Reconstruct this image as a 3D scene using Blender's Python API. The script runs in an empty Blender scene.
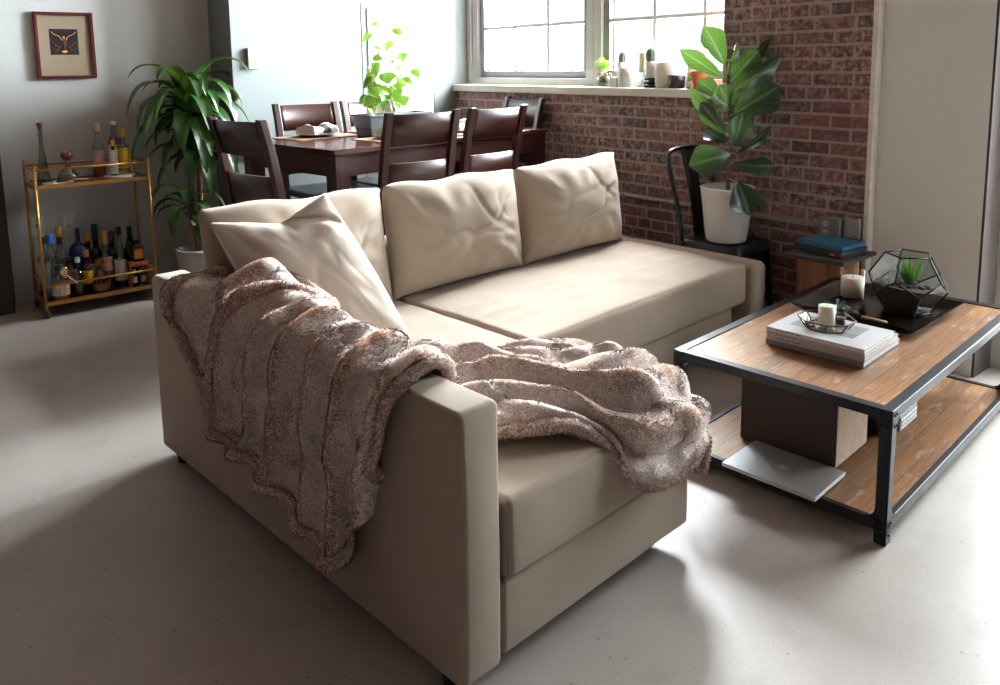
import bpy, bmesh, math, random
import numpy as np
from mathutils import Vector, Matrix, Euler

R = math.radians
PI = math.pi
random.seed(7)
rng = np.random.default_rng(7)
SC = bpy.context.scene
COL = SC.collection

# ------------------------------------------------------------------ materials
MATS = {}
def lin(c):
    return tuple(((x / 255) / 12.92 if x / 255 <= .04045 else ((x / 255 + .055) / 1.055) ** 2.4) for x in c)

def new_mat(name):
    m = bpy.data.materials.new(name); m.use_nodes = True
    nt = m.node_tree; nt.nodes.clear()
    out = nt.nodes.new('ShaderNodeOutputMaterial')
    MATS[name] = m
    return m, nt, out

def N(nt, t, **kw):
    n = nt.nodes.new(t)
    for k, v in kw.items():
        if k in n.inputs.keys(): n.inputs[k].default_value = v
        else: setattr(n, k, v)
    return n

def ramp(nt, stops, src, interp='LINEAR'):
    r = nt.nodes.new('ShaderNodeValToRGB'); cr = r.color_ramp; cr.interpolation = interp
    while len(cr.elements) < len(stops): cr.elements.new(.5)
    for e, (p, c) in zip(cr.elements, stops):
        e.position = p
        e.color = (c, c, c, 1) if not isinstance(c, tuple) else (*c[:3], 1)
    nt.links.new(src, r.inputs[0])
    return r.outputs[0]

def mix(nt, a, b, f, mode='MIX'):
    n = nt.nodes.new('ShaderNodeMix'); n.data_type = 'RGBA'; n.blend_type = mode
    for sock, v in ((n.inputs[0], f), (n.inputs[6], a), (n.inputs[7], b)):
        if hasattr(v, 'is_output'): nt.links.new(v, sock)
        elif isinstance(v, tuple): sock.default_value = (*v[:3], 1)
        else: sock.default_value = v
    return n.outputs[2]

def principled(nt, out, color=None, rough=.6, metal=0., bump=None, strength=.3, dist=.01, **kw):
    b = nt.nodes.new('ShaderNodeBsdfPrincipled')
    if hasattr(color, 'is_output'): nt.links.new(color, b.inputs['Base Color'])
    elif color is not None: b.inputs['Base Color'].default_value = (*color[:3], 1)
    if hasattr(rough, 'is_output'): nt.links.new(rough, b.inputs['Roughness'])
    else: b.inputs['Roughness'].default_value = rough
    b.inputs['Metallic'].default_value = metal
    for k, v in kw.items():
        b.inputs[k.replace('_', ' ')].default_value = v
    if bump is not None:
        bn = nt.nodes.new('ShaderNodeBump'); bn.inputs['Strength'].default_value = strength
        bn.inputs['Distance'].default_value = dist
        nt.links.new(bump, bn.inputs['Height']); nt.links.new(bn.outputs[0], b.inputs['Normal'])
    nt.links.new(b.outputs[0], out.inputs[0])
    return b

def coord(nt, scale=(1, 1, 1), rot=(0, 0, 0)):
    t = nt.nodes.new('ShaderNodeTexCoord'); mp = nt.nodes.new('ShaderNodeMapping')
    mp.inputs['Scale'].default_value = scale; mp.inputs['Rotation'].default_value = rot
    nt.links.new(t.outputs['Object'], mp.inputs[0])
    return mp.outputs[0]

def noise(nt, vec, scale, detail=4., rough=.55):
    n = N(nt, 'ShaderNodeTexNoise', Scale=scale, Detail=detail, Roughness=rough)
    nt.links.new(vec, n.inputs['Vector'])
    return n.outputs[0]

def mat(name, rgb, rough=.6, metal=0., var=.0, vscale=8., bump=0., bscale=60., **kw):
    if name in MATS: return MATS[name]
    m, nt, out = new_mat(name)
    c = lin(rgb)
    v = coord(nt)
    col = c; bsock = None
    if var:
        nz = noise(nt, v, vscale, 5)
        col = mix(nt, tuple(x * (1 - var) for x in c), tuple(min(1, x * (1 + var)) for x in c), ramp(nt, [(.3, 0.), (.7, 1.)], nz))
    if bump:
        bsock = noise(nt, v, bscale, 3)
    principled(nt, out, col, rough, metal, bsock, bump, .004, **kw)
    return m

def fabric(name, rgb, weave=900., strength=.25, var=.06):
    m, nt, out = new_mat(name)
    c = lin(rgb); v = coord(nt)
    n1 = noise(nt, v, 9, 5); n2 = noise(nt, v, weave * .35, 2)
    w1 = N(nt, 'ShaderNodeTexWave', Scale=weave * .16, Distortion=1.5); nt.links.new(v, w1.inputs[0])
    w1.bands_direction = 'Z'
    col = mix(nt, tuple(x * (1 - var) for x in c), tuple(min(1, x * (1 + var)) for x in c), n1)
    col = mix(nt, col, tuple(x * .82 for x in c), ramp(nt, [(.45, 0.), (.7, .5)], n2))
    h = mix(nt, n2, w1.outputs[0], .25)
    principled(nt, out, col, .93, 0, h, strength, .002, Sheen_Weight=.15, Specular_IOR_Level=.15)
    return m

def glass(name, tint=(235, 242, 240), gloss=.12, alpha=.92):
    if name in MATS: return MATS[name]
    m, nt, out = new_mat(name)
    tr = N(nt, 'ShaderNodeBsdfTransparent'); tr.inputs[0].default_value = (*[x * alpha for x in lin(tint)], 1)
    gl = N(nt, 'ShaderNodeBsdfGlossy', Roughness=.03)
    lw = N(nt, 'ShaderNodeLayerWeight', Blend=.35)
    f = ramp(nt, [(0., gloss * .5), (.6, gloss), (1., min(.6, gloss * 4))], lw.outputs['Facing'])
    ms = N(nt, 'ShaderNodeMixShader')
    nt.links.new(f, ms.inputs[0]); nt.links.new(tr.outputs[0], ms.inputs[1]); nt.links.new(gl.outputs[0], ms.inputs[2])
    nt.links.new(ms.outputs[0], out.inputs[0])
    return m

def wood(name, dark, light, rough=.3, axis=0, scale=1., bump=.05, coat=0.):
    m, nt, out = new_mat(name)
    s = [14, 14, 14]; s[axis] = 1.2
    v = coord(nt, tuple(x * scale for x in s))
    n1 = noise(nt, v, 2.2, 8, .6)
    v2 = coord(nt, (2, 2, 2))
    n2 = noise(nt, v2, 1.5, 2)
    col = mix(nt, lin(dark), lin(light), ramp(nt, [(.3, 0.), (.75, 1.)], n1))
    col = mix(nt, col, lin(dark), ramp(nt, [(.4, 0.), (.8, .5)], n2))
    principled(nt, out, col, rough, 0, n1, bump, .003, Coat_Weight=coat, Coat_Roughness=.15)
    return m

def plank_mat(name, along='x', cols=None, width=.066, length=.55):
    """reclaimed boards: brick pattern gives each board its own tone"""
    m, nt, out = new_mat(name)
    v = coord(nt, (1, 1, 1))
    br = N(nt, 'ShaderNodeTexBrick', Scale=1.)
    br.inputs['Brick Width'].default_value = length; br.inputs['Row Height'].default_value = width
    br.inputs['Mortar Size'].default_value = .0009; br.inputs['Bias'].default_value = 0
    br.inputs['Color1'].default_value = (0, 0, 0, 1); br.inputs['Color2'].default_value = (1, 1, 1, 1)
    br.inputs['Mortar'].default_value = (.5, .5, .5, 1)
    br.offset = .37; br.offset_frequency = 2
    nt.links.new(v, br.inputs['Vector'])
    c = cols or [(136, 94, 62), (168, 124, 84), (150, 116, 88), (120, 80, 52)]
    tone = ramp(nt, [(0., lin(c[0])), (.35, lin(c[1])), (.7, lin(c[2])), (1., lin(c[3]))], br.outputs['Color'])
    g = noise(nt, coord(nt, (3, 40, 40)), 3., 8, .65)
    col = mix(nt, tone, lin((84, 50, 32)), ramp(nt, [(.45, 0.), (.72, .7)], g))
    g2 = noise(nt, coord(nt, (1.2, 5, 5)), 4., 5, .6); col = mix(nt, col, lin((172, 116, 62)), ramp(nt, [(.5, 0.), (.7, .6)], g2))
    w = noise(nt, coord(nt, (4, 14, 14)), 2.5, 6, .7)
    col = mix(nt, col, lin((206, 196, 184)), ramp(nt, [(.56, 0.), (.72, .6)], w))
    col = mix(nt, col, lin((70, 46, 32)), br.outputs['Fac'])
    principled(nt, out, col, .38, 0, g, .12, .003)
    return m

FAB = fabric('linen_upholstery', (166, 151, 137))
FAB2 = fabric('cushion_linen', (166, 151, 136), weave=1100, strength=.2)
PILF = fabric('pillow_fabric', (214, 203, 190), weave=1300, strength=.2)
MAHOG = wood('mahogany_wood', (40, 13, 12), (62, 22, 15), .36, 2, 1., .03, .1)
MAHOGX = wood('mahogany_tabletop', (48, 19, 15), (80, 36, 24), .2, 0, 1., .03, .4)
PLANK = plank_mat('reclaimed_planks')
STEEL = mat('blackened_steel', (46, 46, 50), .42, .75, .2, 20, .1, 90)
RIVET = mat('dark_rivet', (24, 24, 26), .4, .8)
BRASS = mat('brass_paint', (178, 128, 66), .34, .7, .12, 15)
BLACKP = mat('black_plastic', (18, 17, 18), .45, 0, .1, 20)
BLACKG = mat('black_gloss_tray', (20, 16, 16), .22, .0, .15, 12)
WHITEC = mat('white_ceramic', (220, 219, 217), .28, 0, .02, 6)
WHITEP = mat('white_plastic', (214, 214, 211), .4, 0, .02, 6)
PAPER = mat('white_paper', (206, 205, 202), .55, 0, .03, 9)
GREYP = mat('grey_print', (150, 149, 150), .5, 0, .12, 9)
INK = mat('black_ink', (38, 36, 38), .6, 0, .05, 9)
SOIL = mat('dark_soil', (64, 48, 40), .95, 0, .5, 60, .9, 120)
GLASS = glass('clear_glass', (246, 250, 249), .08, .985)
PANE = glass('window_glass', (250, 252, 252), .03, .98)
TERRA = mat('terracotta', (186, 104, 74), .8, 0, .12, 14, .1, 60)
WAX = mat('candle_wax', (236, 228, 208), .5, 0, .03, 9, Subsurface_Weight=.25)
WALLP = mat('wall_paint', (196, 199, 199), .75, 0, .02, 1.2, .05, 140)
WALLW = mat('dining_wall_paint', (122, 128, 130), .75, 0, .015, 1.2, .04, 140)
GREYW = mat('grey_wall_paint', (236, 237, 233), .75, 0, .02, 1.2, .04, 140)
CEILM = mat('ceiling_paint', (112, 94, 84), .9, 0, .02, 2)
WINFR = mat('window_frame_paint', (196, 194, 190), .5, 0, .06, 10)
WINDK = mat('window_sash_grey', (128, 128, 132), .5, 0, .06, 10)
SILLM = mat('sill_paint', (222, 217, 206), .5, 0, .05, 6, .05, 60)
GALV = mat('galvanised_pipe', (158, 152, 148), .5, .2, .15, 30)
DARKGUN = mat('gunmetal_paint', (40, 40, 47), .34, .55, .15, 14)
STONE = mat('dark_pebble', (64, 56, 52), .5, 0, .35, 20)
GOLDM = mat('gold_metal', (214, 158, 78), .25, .9)
SILVER = mat('aluminium', (196, 197, 200), .36, .45, .03, 5)
MARBLE = mat('white_marble', (226, 222, 218), .25, 0, .06, 14)

def brick_mat():
    m, nt, out = new_mat('old_red_brick')
    tc = nt.nodes.new('ShaderNodeTexCoord'); sp = nt.nodes.new('ShaderNodeSeparateXYZ'); cb = nt.nodes.new('ShaderNodeCombineXYZ')
    nt.links.new(tc.outputs['Object'], sp.inputs[0])
    nt.links.new(sp.outputs[1], cb.inputs[0]); nt.links.new(sp.outputs[2], cb.inputs[1])
    nt.links.new(sp.outputs[0], cb.inputs[2])
    wob = N(nt, 'ShaderNodeTexNoise', Scale=7., Detail=3.); nt.links.new(cb.outputs[0], wob.inputs['Vector'])
    vm = N(nt, 'ShaderNodeVectorMath', operation='MULTIPLY_ADD')
    nt.links.new(wob.outputs['Color'], vm.inputs[0]); vm.inputs[1].default_value = (.012, .012, 0)
    nt.links.new(cb.outputs[0], vm.inputs[2])
    br = N(nt, 'ShaderNodeTexBrick', Scale=1.)
    for k, val in (('Brick Width', .208), ('Row Height', .0675), ('Mortar Size', .0085), ('Mortar Smooth', .35), ('Bias', -.1)):
        br.inputs[k].default_value = val
    br.inputs['Color1'].default_value = (0, 0, 0, 1); br.inputs['Color2'].default_value = (1, 1, 1, 1)
    br.offset = .5; br.offset_frequency = 2; br.squash = .52; br.squash_frequency = 6
    nt.links.new(vm.outputs[0], br.inputs['Vector'])
    c = ramp(nt, [(0., lin((84, 52, 56))), (.3, lin((126, 76, 74))), (.6, lin((104, 62, 64))), (.85, lin((138, 88, 84))), (1., lin((100, 72, 72)))], br.outputs['Color'])
    vv = cb.outputs[0]
    big = noise(nt, vv, 1.6, 5, .6); fine = noise(nt, vv, 34, 6, .7); mid = noise(nt, vv, 9, 5, .65)
    c = mix(nt, c, lin((52, 34, 36)), ramp(nt, [(.42, 0.), (.72, .55)], mid))
    mo = mix(nt, lin((168, 150, 142)), lin((128, 110, 104)), fine)
    c = mix(nt, c, mo, br.outputs['Fac'])
    # lime wash stains: a patchy white bloom
    st = N(nt, 'ShaderNodeMath', operation='MULTIPLY')
    nt.links.new(ramp(nt, [(.38, .12), (.62, 1.)], big), st.inputs[0]); nt.links.new(ramp(nt, [(.44, 0.), (.62, 1.)], fine), st.inputs[1])
    mp2 = nt.nodes.new('ShaderNodeMapping'); mp2.inputs['Scale'].default_value = (30, 9, 30); nt.links.new(vv, mp2.inputs[0])
    drip = noise(nt, mp2.outputs[0], 1., 5, .7); big2 = noise(nt, vv, 2.7, 3, .5)
    dr = N(nt, 'ShaderNodeMath', operation='MULTIPLY'); nt.links.new(ramp(nt, [(.54, 0.), (.66, .6)], drip), dr.inputs[0]); nt.links.new(ramp(nt, [(.45, 0.), (.6, 1.)], big2), dr.inputs[1])
    c = mix(nt, c, lin((178, 164, 154)), dr.outputs[0])
    st2 = N(nt, 'ShaderNodeMath', operation='MULTIPLY'); nt.links.new(st.outputs[0], st2.inputs[0]); st2.inputs[1].default_value = .75
    c = mix(nt, c, lin((186, 172, 160)), st2.outputs[0])
    inv = N(nt, 'ShaderNodeMath', operation='SUBTRACT'); inv.inputs[0].default_value = 1; nt.links.new(br.outputs['Fac'], inv.inputs[1])
    h = mix(nt, inv.outputs[0], fine, .3)
    principled(nt, out, c, .88, 0, h, .7, .01)
    return m
BRICK = brick_mat()

def floor_mat():
    m, nt, out = new_mat('polished_concrete')
    v = coord(nt)
    a = noise(nt, v, .8, 6, .6); b = noise(nt, v, 7, 6, .6); g = noise(nt, v, 160, 2)
    c = mix(nt, lin((172, 164, 158)), lin((188, 181, 176)), ramp(nt, [(.35, 0.), (.65, 1.)], a))
    c = mix(nt, c, lin((156, 147, 141)), ramp(nt, [(.55, 0.), (.8, .6)], b))
    c = mix(nt, c, lin((144, 135, 129)), ramp(nt, [(.55, 0.), (.75, .5)], g))
    vo = N(nt, 'ShaderNodeTexVoronoi', Scale=34.); nt.links.new(v, vo.inputs['Vector'])
    sel = ramp(nt, [(.72, 0.), (.74, 1.)], vo.outputs['Color'])
    dot = ramp(nt, [(.0, .6), (.1, .45), (.17, 0.)], vo.outputs['Distance'])
    mm = N(nt, 'ShaderNodeMath', operation='MULTIPLY'); nt.links.new(sel, mm.inputs[0]); nt.links.new(dot, mm.inputs[1])
    c = mix(nt, c, lin((78, 68, 63)), mm.outputs[0])
    rr = ramp(nt, [(.3, .30), (.7, .44)], b)
    principled(nt, out, c, rr, 0, b, .03, .004, Specular_IOR_Level=.45)
    return m
FLOORM = floor_mat()

def leaf_mat(name, dark, light, rough=.35, trans=.25, vein=None):
    m, nt, out = new_mat(name)
    at = N(nt, 'ShaderNodeAttribute', attribute_name='leafuv')
    n1 = noise(nt, coord(nt), 12, 3)
    sx = nt.nodes.new('ShaderNodeSeparateXYZ'); nt.links.new(at.outputs['Vector'], sx.inputs[0])
    ab = N(nt, 'ShaderNodeMath', operation='ABSOLUTE'); nt.links.new(sx.outputs[0], ab.inputs[0])
    c = mix(nt, lin(dark), lin(light), ramp(nt, [(.25, 0.), (.75, 1.)], n1))
    if vein:
        c = mix(nt, lin(vein), c, ramp(nt, [(.03, 0.), (.14, 1.)], ab.outputs[0]))
        wv = N(nt, 'ShaderNodeMath', operation='MULTIPLY_ADD'); nt.links.new(ab.outputs[0], wv.inputs[0]); wv.inputs[1].default_value = -.35
        nt.links.new(sx.outputs[1], wv.inputs[2])
        sn = N(nt, 'ShaderNodeMath', operation='MULTIPLY'); nt.links.new(wv.outputs[0], sn.inputs[0]); sn.inputs[1].default_value = 42
        s2 = N(nt, 'ShaderNodeMath', operation='SINE'); nt.links.new(sn.outputs[0], s2.inputs[0])
        c = mix(nt, c, lin(vein), ramp(nt, [(.9, 0.), (1., .45)], s2.outputs[0]))
    b = nt.nodes.new('ShaderNodeBsdfPrincipled'); nt.links.new(c, b.inputs['Base Color']); b.inputs['Roughness'].default_value = rough
    t = N(nt, 'ShaderNodeBsdfTranslucent')
    nt.links.new(mix(nt, c, lin((150, 200, 60)), .35), t.inputs[0])
    ms = N(nt, 'ShaderNodeMixShader'); ms.inputs[0].default_value = trans
    nt.links.new(b.outputs[0], ms.inputs[1]); nt.links.new(t.outputs[0], ms.inputs[2]); nt.links.new(ms.outputs[0], out.inputs[0])
    return m
DRAC = leaf_mat('dracaena_leaf', (16, 42, 20), (36, 72, 30), .3, .12, (78, 104, 44))
FIGL = leaf_mat('fiddle_leaf', (24, 42, 34), (44, 66, 50), .24, .10, (86, 108, 76))
BASL = leaf_mat('basil_leaf', (92, 138, 40), (132, 172, 66), .5, .16)
GRASSL = leaf_mat('succulent_leaf', (58, 112, 36), (104, 158, 60), .45, .3)
STEMG = mat('green_stem', (160, 178, 90), .6, 0, .1, 12)
BARK = mat('cane_bark', (128, 98, 72), .85, 0, .25, 30, .5, 70)
BARKD = mat('fig_bark', (84, 66, 52), .85, 0, .25, 30, .5, 70)

def label_mat(name, base, ink, sc=90.):
    m, nt, out = new_mat(name)
    v = coord(nt, (60, 60, 1)); tc = coord(nt)
    sp = nt.nodes.new('ShaderNodeSeparateXYZ'); nt.links.new(tc, sp.inputs[0])
    mu = N(nt, 'ShaderNodeMath', operation='MULTIPLY'); nt.links.new(sp.outputs[2], mu.inputs[0]); mu.inputs[1].default_value = sc * 6
    s = N(nt, 'ShaderNodeMath', operation='SINE'); nt.links.new(mu.outputs[0], s.inputs[0])
    n = noise(nt, coord(nt, (120, 120, 20)), 1., 1)
    a = N(nt, 'ShaderNodeMath', operation='MULTIPLY'); nt.links.new(ramp(nt, [(.62, 0.), (.72, 1.)], s.outputs[0]), a.inputs[0]); nt.links.new(ramp(nt, [(.45, 0.), (.5, 1.)], n), a.inputs[1])
    principled(nt, out, mix(nt, lin(base), lin(ink), a.outputs[0]), .55)
    return m

# ------------------------------------------------------------------ mesh builder
class MB:
    def __init__(s): s.v = []; s.f = []; s.sm = []; s.uv = []
    def add(s, vs, fs, smooth=False, uv=None):
        o = len(s.v)
        s.v += [tuple(map(float, p)) for p in vs]
        s.uv += list(uv) if uv is not None else [(0, 0)] * len(vs)
        for f in fs: s.f.append(tuple(i + o for i in f)); s.sm.append(smooth)
        return s
    def box(s, c, d, rot=None):
        vs = []
        for i in range(8):
            p = Vector(((i & 1) - .5, ((i >> 1) & 1) - .5, ((i >> 2) & 1) - .5))
            p = Vector((p.x * d[0], p.y * d[1], p.z * d[2]))
            if rot is not None: p = rot @ p
            vs.append(p + Vector(c))
        return s.add(vs, [(0, 2, 3, 1), (4, 5, 7, 6), (0, 1, 5, 4), (2, 6, 7, 3), (0, 4, 6, 2), (1, 3, 7, 5)])
    def bb(s, lo, hi):
        return s.box([(a + b) / 2 for a, b in zip(lo, hi)], [b - a for a, b in zip(lo, hi)])
    def frustum(s, lo, hi, z0, z1, lo2, hi2):
        vs = [(lo[0], lo[1], z0), (hi[0], lo[1], z0), (hi[0], hi[1], z0), (lo[0], hi[1], z0),
              (lo2[0], lo2[1], z1), (hi2[0], lo2[1], z1), (hi2[0], hi2[1], z1), (lo2[0], hi2[1], z1)]
        return s.add(vs, [(3, 2, 1, 0), (4, 5, 6, 7), (0, 1, 5, 4), (1, 2, 6, 5), (2, 3, 7, 6), (3, 0, 4, 7)])
    def beam(s, p0, p1, w, h, up=(0, 0, 1), w1=None, h1=None):
        p0, p1 = Vector(p0), Vector(p1); d = (p1 - p0).normalized(); u = Vector(up)
        a = d.cross(u)
        if a.length < 1e-4: a = d.cross(Vector((1, 0, 0)))
        a.normalize(); b = a.cross(d)
        vs = []
        for p, ww, hh in ((p0, w, h), (p1, w1 or w, h1 or h)):
            for sa, sb in ((-1, -1), (1, -1), (1, 1), (-1, 1)): vs.append(p + a * sa * ww / 2 + b * sb * hh / 2)
        return s.add(vs, [(0, 1, 2, 3), (7, 6, 5, 4), (0, 4, 5, 1), (1, 5, 6, 2), (2, 6, 7, 3), (3, 7, 4, 0)])
    def grid(s, P, cu=False, cv=False, smooth=True, uv=None):
        n, m = len(P), len(P[0]); vs = [p for row in P for p in row]; fs = []
        for i in range(n if cu else n - 1):
            for j in range(m if cv else m - 1):
                a, b = i * m + j, i * m + (j + 1) % m
                c, d = ((i + 1) % n) * m + (j + 1) % m, ((i + 1) % n) * m + j
                fs.append((a, b, c, d))
        return s.add(vs, fs, smooth, uv)
    def lathe(s, prof, c=(0, 0, 0), n=24, cap=True, a0=0., a1=2 * PI):
        full = abs(a1 - a0 - 2 * PI) < 1e-6
        k = n if full else n + 1
        P = [[(c[0] + r * math.cos(a0 + (a1 - a0) * j / n), c[1] + r * math.sin(a0 + (a1 - a0) * j / n), c[2] + z) for j in range(k)] for r, z in prof]
        s.grid(P, cv=full)
        if cap and full:
            o = len(s.v)
            for i, flip in ((0, True), (len(prof) - 1, False)):
                if prof[i][0] > 1e-5:
                    ring = P[i]; s.add(ring, [tuple(range(n))[::-1] if flip else tuple(range(n))])
        return s
    def cyl(s, p0, p1, r0, r1=None, n=16, cap=True):
        return s.tube([p0, p1], [r0, r1 if r1 is not None else r0], n, cap)
    def tube(s, pts, r, n=10, cap=True, closed=False):
        pts = [Vector(p) for p in pts]; rs = r if isinstance(r, (list, tuple)) else [r] * len(pts)
        P = []; prev = None; k = len(pts)
        for i, p in enumerate(pts):
            a = pts[(i - 1) % k] if (i or closed) else p; b = pts[(i + 1) % k] if (i < k - 1 or closed) else p
            d = (b - a).normalized()
            if prev is None:
                u = d.orthogonal().normalized()
            else:
                u = (prev - d * prev.dot(d)); u = u.normalized() if u.length > 1e-6 else d.orthogonal().normalized()
            prev = u; w = d.cross(u)
            P.append([p + (u * math.cos(2 * PI * j / n) + w * math.sin(2 * PI * j / n)) * rs[i] for j in range(n)])
        s.grid(P, cu=closed, cv=True)
        if cap and not closed:
            s.add(P[0], [tuple(range(n))[::-1]]); s.add(P[-1], [tuple(range(n))])
        return s
    def sph(s, c, r, sc=(1, 1, 1), n=16, m=10):
        P = [[(c[0] + r * sc[0] * math.sin(PI * i / m) * math.cos(2 * PI * j / n), c[1] + r * sc[1] * math.sin(PI * i / m) * math.sin(2 * PI * j / n), c[2] - r * sc[2] * math.cos(PI * i / m)) for j in range(n)] for i in range(m + 1)]
        return s.grid(P, cv=True)
    def xf(s, M):
        s.v = [tuple(M @ Vector(p)) for p in s.v]; return s
    def build(s, name, m, parent=None, bevel=0., seg=2, loc=None, mod=None):
        me = bpy.data.meshes.new(name); me.from_pydata(s.v, [], s.f); 
        me.polygons.foreach_set('use_smooth', s.sm)
        if any(u != (0, 0) for u in s.uv):
            at = me.attributes.new('leafuv', 'FLOAT_VECTOR', 'POINT')
            at.data.foreach_set('vector', np.array([(u[0], u[1], 0) for u in s.uv], np.float32).ravel())
        me.materials.append(m); me.update()
        bm = bmesh.new(); bm.from_mesh(me)
        bmesh.ops.remove_doubles(bm, verts=bm.verts, dist=1e-6)
        bmesh.ops.recalc_face_normals(bm, faces=bm.faces) if len(bm.faces) < 60000 else None
        bm.to_mesh(me); bm.free()
        o = bpy.data.objects.new(name, me); COL.objects.link(o)
        if parent is not None: o.parent = parent
        if loc is not None: o.location = loc
        if bevel:
            b = o.modifiers.new('bevel', 'BEVEL'); b.width = bevel; b.segments = seg; b.limit_method = 'ANGLE'; b.angle_limit = R(40); b.harden_normals = False
        return o

def tag(o, label=None, cat=None, group=None, kind=None):
    if label: o['label'] = label
    if cat: o['category'] = cat
    if group: o['group'] = group
    if kind: o['kind'] = kind
    return o
def thing(name, label, cat, loc=(0, 0, 0), rz=0., group=None):
    o = bpy.data.objects.new(name, None); COL.objects.link(o)
    o.location = loc; o.rotation_euler = (0, 0, rz); o.empty_display_size = .1
    return tag(o, label, cat, group)
def struct(o): o['kind'] = 'structure'; return o
def dup(root, loc, rz, label):
    r = root.copy(); COL.objects.link(r); r.location = loc; r.rotation_euler = (0, 0, rz); r['label'] = label
    for ch in [c for c in COL.objects if c.parent == root]:
        c = ch.copy(); COL.objects.link(c); c.parent = r
        for g in [g for g in COL.objects if g.parent == ch]:
            d = g.copy(); COL.objects.link(d); d.parent = c
    return r

def lerp(a, b, t): return a + (b - a) * t
def crom(pts, n):
    """smooth curve through points"""
    pts = [np.array(p, float) for p in pts]; out = []
    k = len(pts) - 1
    for i in range(n):
        t = i / (n - 1) * k; j = min(int(t), k - 1); u = t - j
        p0, p1, p2, p3 = pts[max(j - 1, 0)], pts[j], pts[j + 1], pts[min(j + 2, k)]
        out.append(.5 * (2 * p1 + (p2 - p0) * u + (2 * p0 - 5 * p1 + 4 * p2 - p3) * u * u + (3 * p1 - p0 - 3 * p2 + p3) * u ** 3))
    return out

# value noise for sculpting
_T = rng.random((32, 32, 32))
def vnoise(P, s):
    P = np.asarray(P) * s; i = np.floor(P).astype(int); f = P - i; f = f * f * (3 - 2 * f); r = 0
    for dx in (0, 1):
        for dy in (0, 1):
            for dz in (0, 1):
                w = (f[..., 0] if dx else 1 - f[..., 0]) * (f[..., 1] if dy else 1 - f[..., 1]) * (f[..., 2] if dz else 1 - f[..., 2])
                r = r + w * _T[(i[..., 0] + dx) % 32, (i[..., 1] + dy) % 32, (i[..., 2] + dz) % 32]
    return r * 2 - 1

def softbox(name, lo, hi, r, m, parent, puff=(0, 0, 0), nz=.0, nscale=9., step=.03, fn=None):
    """rounded upholstered block: dense box, edges rounded by r, faces swollen by puff"""
    lo, hi = np.array(lo, float), np.array(hi, float); c = (lo + hi) / 2; h = (hi - lo) / 2
    ax = []
    for k in range(3):
        n = max(2, int(2 * max(h[k] - r, 0) / step))
        inner = np.linspace(-(h[k] - r), h[k] - r, n + 1)
        e = np.linspace(0, 1, 5)[1:]
        ax.append(np.concatenate([-(h[k] - r) - r * e[::-1], inner, h[k] - r + r * e]))
    mb = MB()
    for k in range(3):
        a, b = (k + 1) % 3, (k + 2) % 3
        A, B = np.meshgrid(ax[a], ax[b], indexing='ij')
        for sg in (-1, 1):
            P = np.zeros(A.shape + (3,)); P[..., a] = A; P[..., b] = B; P[..., k] = sg * h[k]
            q = np.clip(P, -(h - r), h - r); d = P - q; L = np.linalg.norm(d, axis=-1, keepdims=True)
            # map square corner to round corner
            mx = np.max(np.abs(d), axis=-1, keepdims=True)
            P2 = q + d / np.maximum(L, 1e-9) * np.minimum(mx, r)
            w = np.ones(A.shape)
            for j in (a, b): w = w * (1 - np.clip(np.abs(P[..., j]) / h[j], 0, 1) ** 4)
            P2[..., k] += sg * puff[k] * w
            X = P2 + c
            if nz: 
                nv = vnoise(X, nscale) * nz + vnoise(X + 7.3, nscale * 2.3) * nz * .4
                P2 = P2 + d / np.maximum(L, 1e-9) * 0 ; P2[..., k] += sg * nv * (.25 + .75 * w); X = P2 + c
            if fn is not None: X = fn(X)
            G = X.tolist() if sg > 0 else X[:, ::-1].tolist()
            mb.grid(G)
    o = mb.build(name, m, parent)
    bm = bmesh.new(); bm.from_mesh(o.data); bmesh.ops.remove_doubles(bm, verts=bm.verts, dist=2e-4)
    bmesh.ops.recalc_face_normals(bm, faces=bm.faces); bm.to_mesh(o.data); bm.free()
    return o

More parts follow.
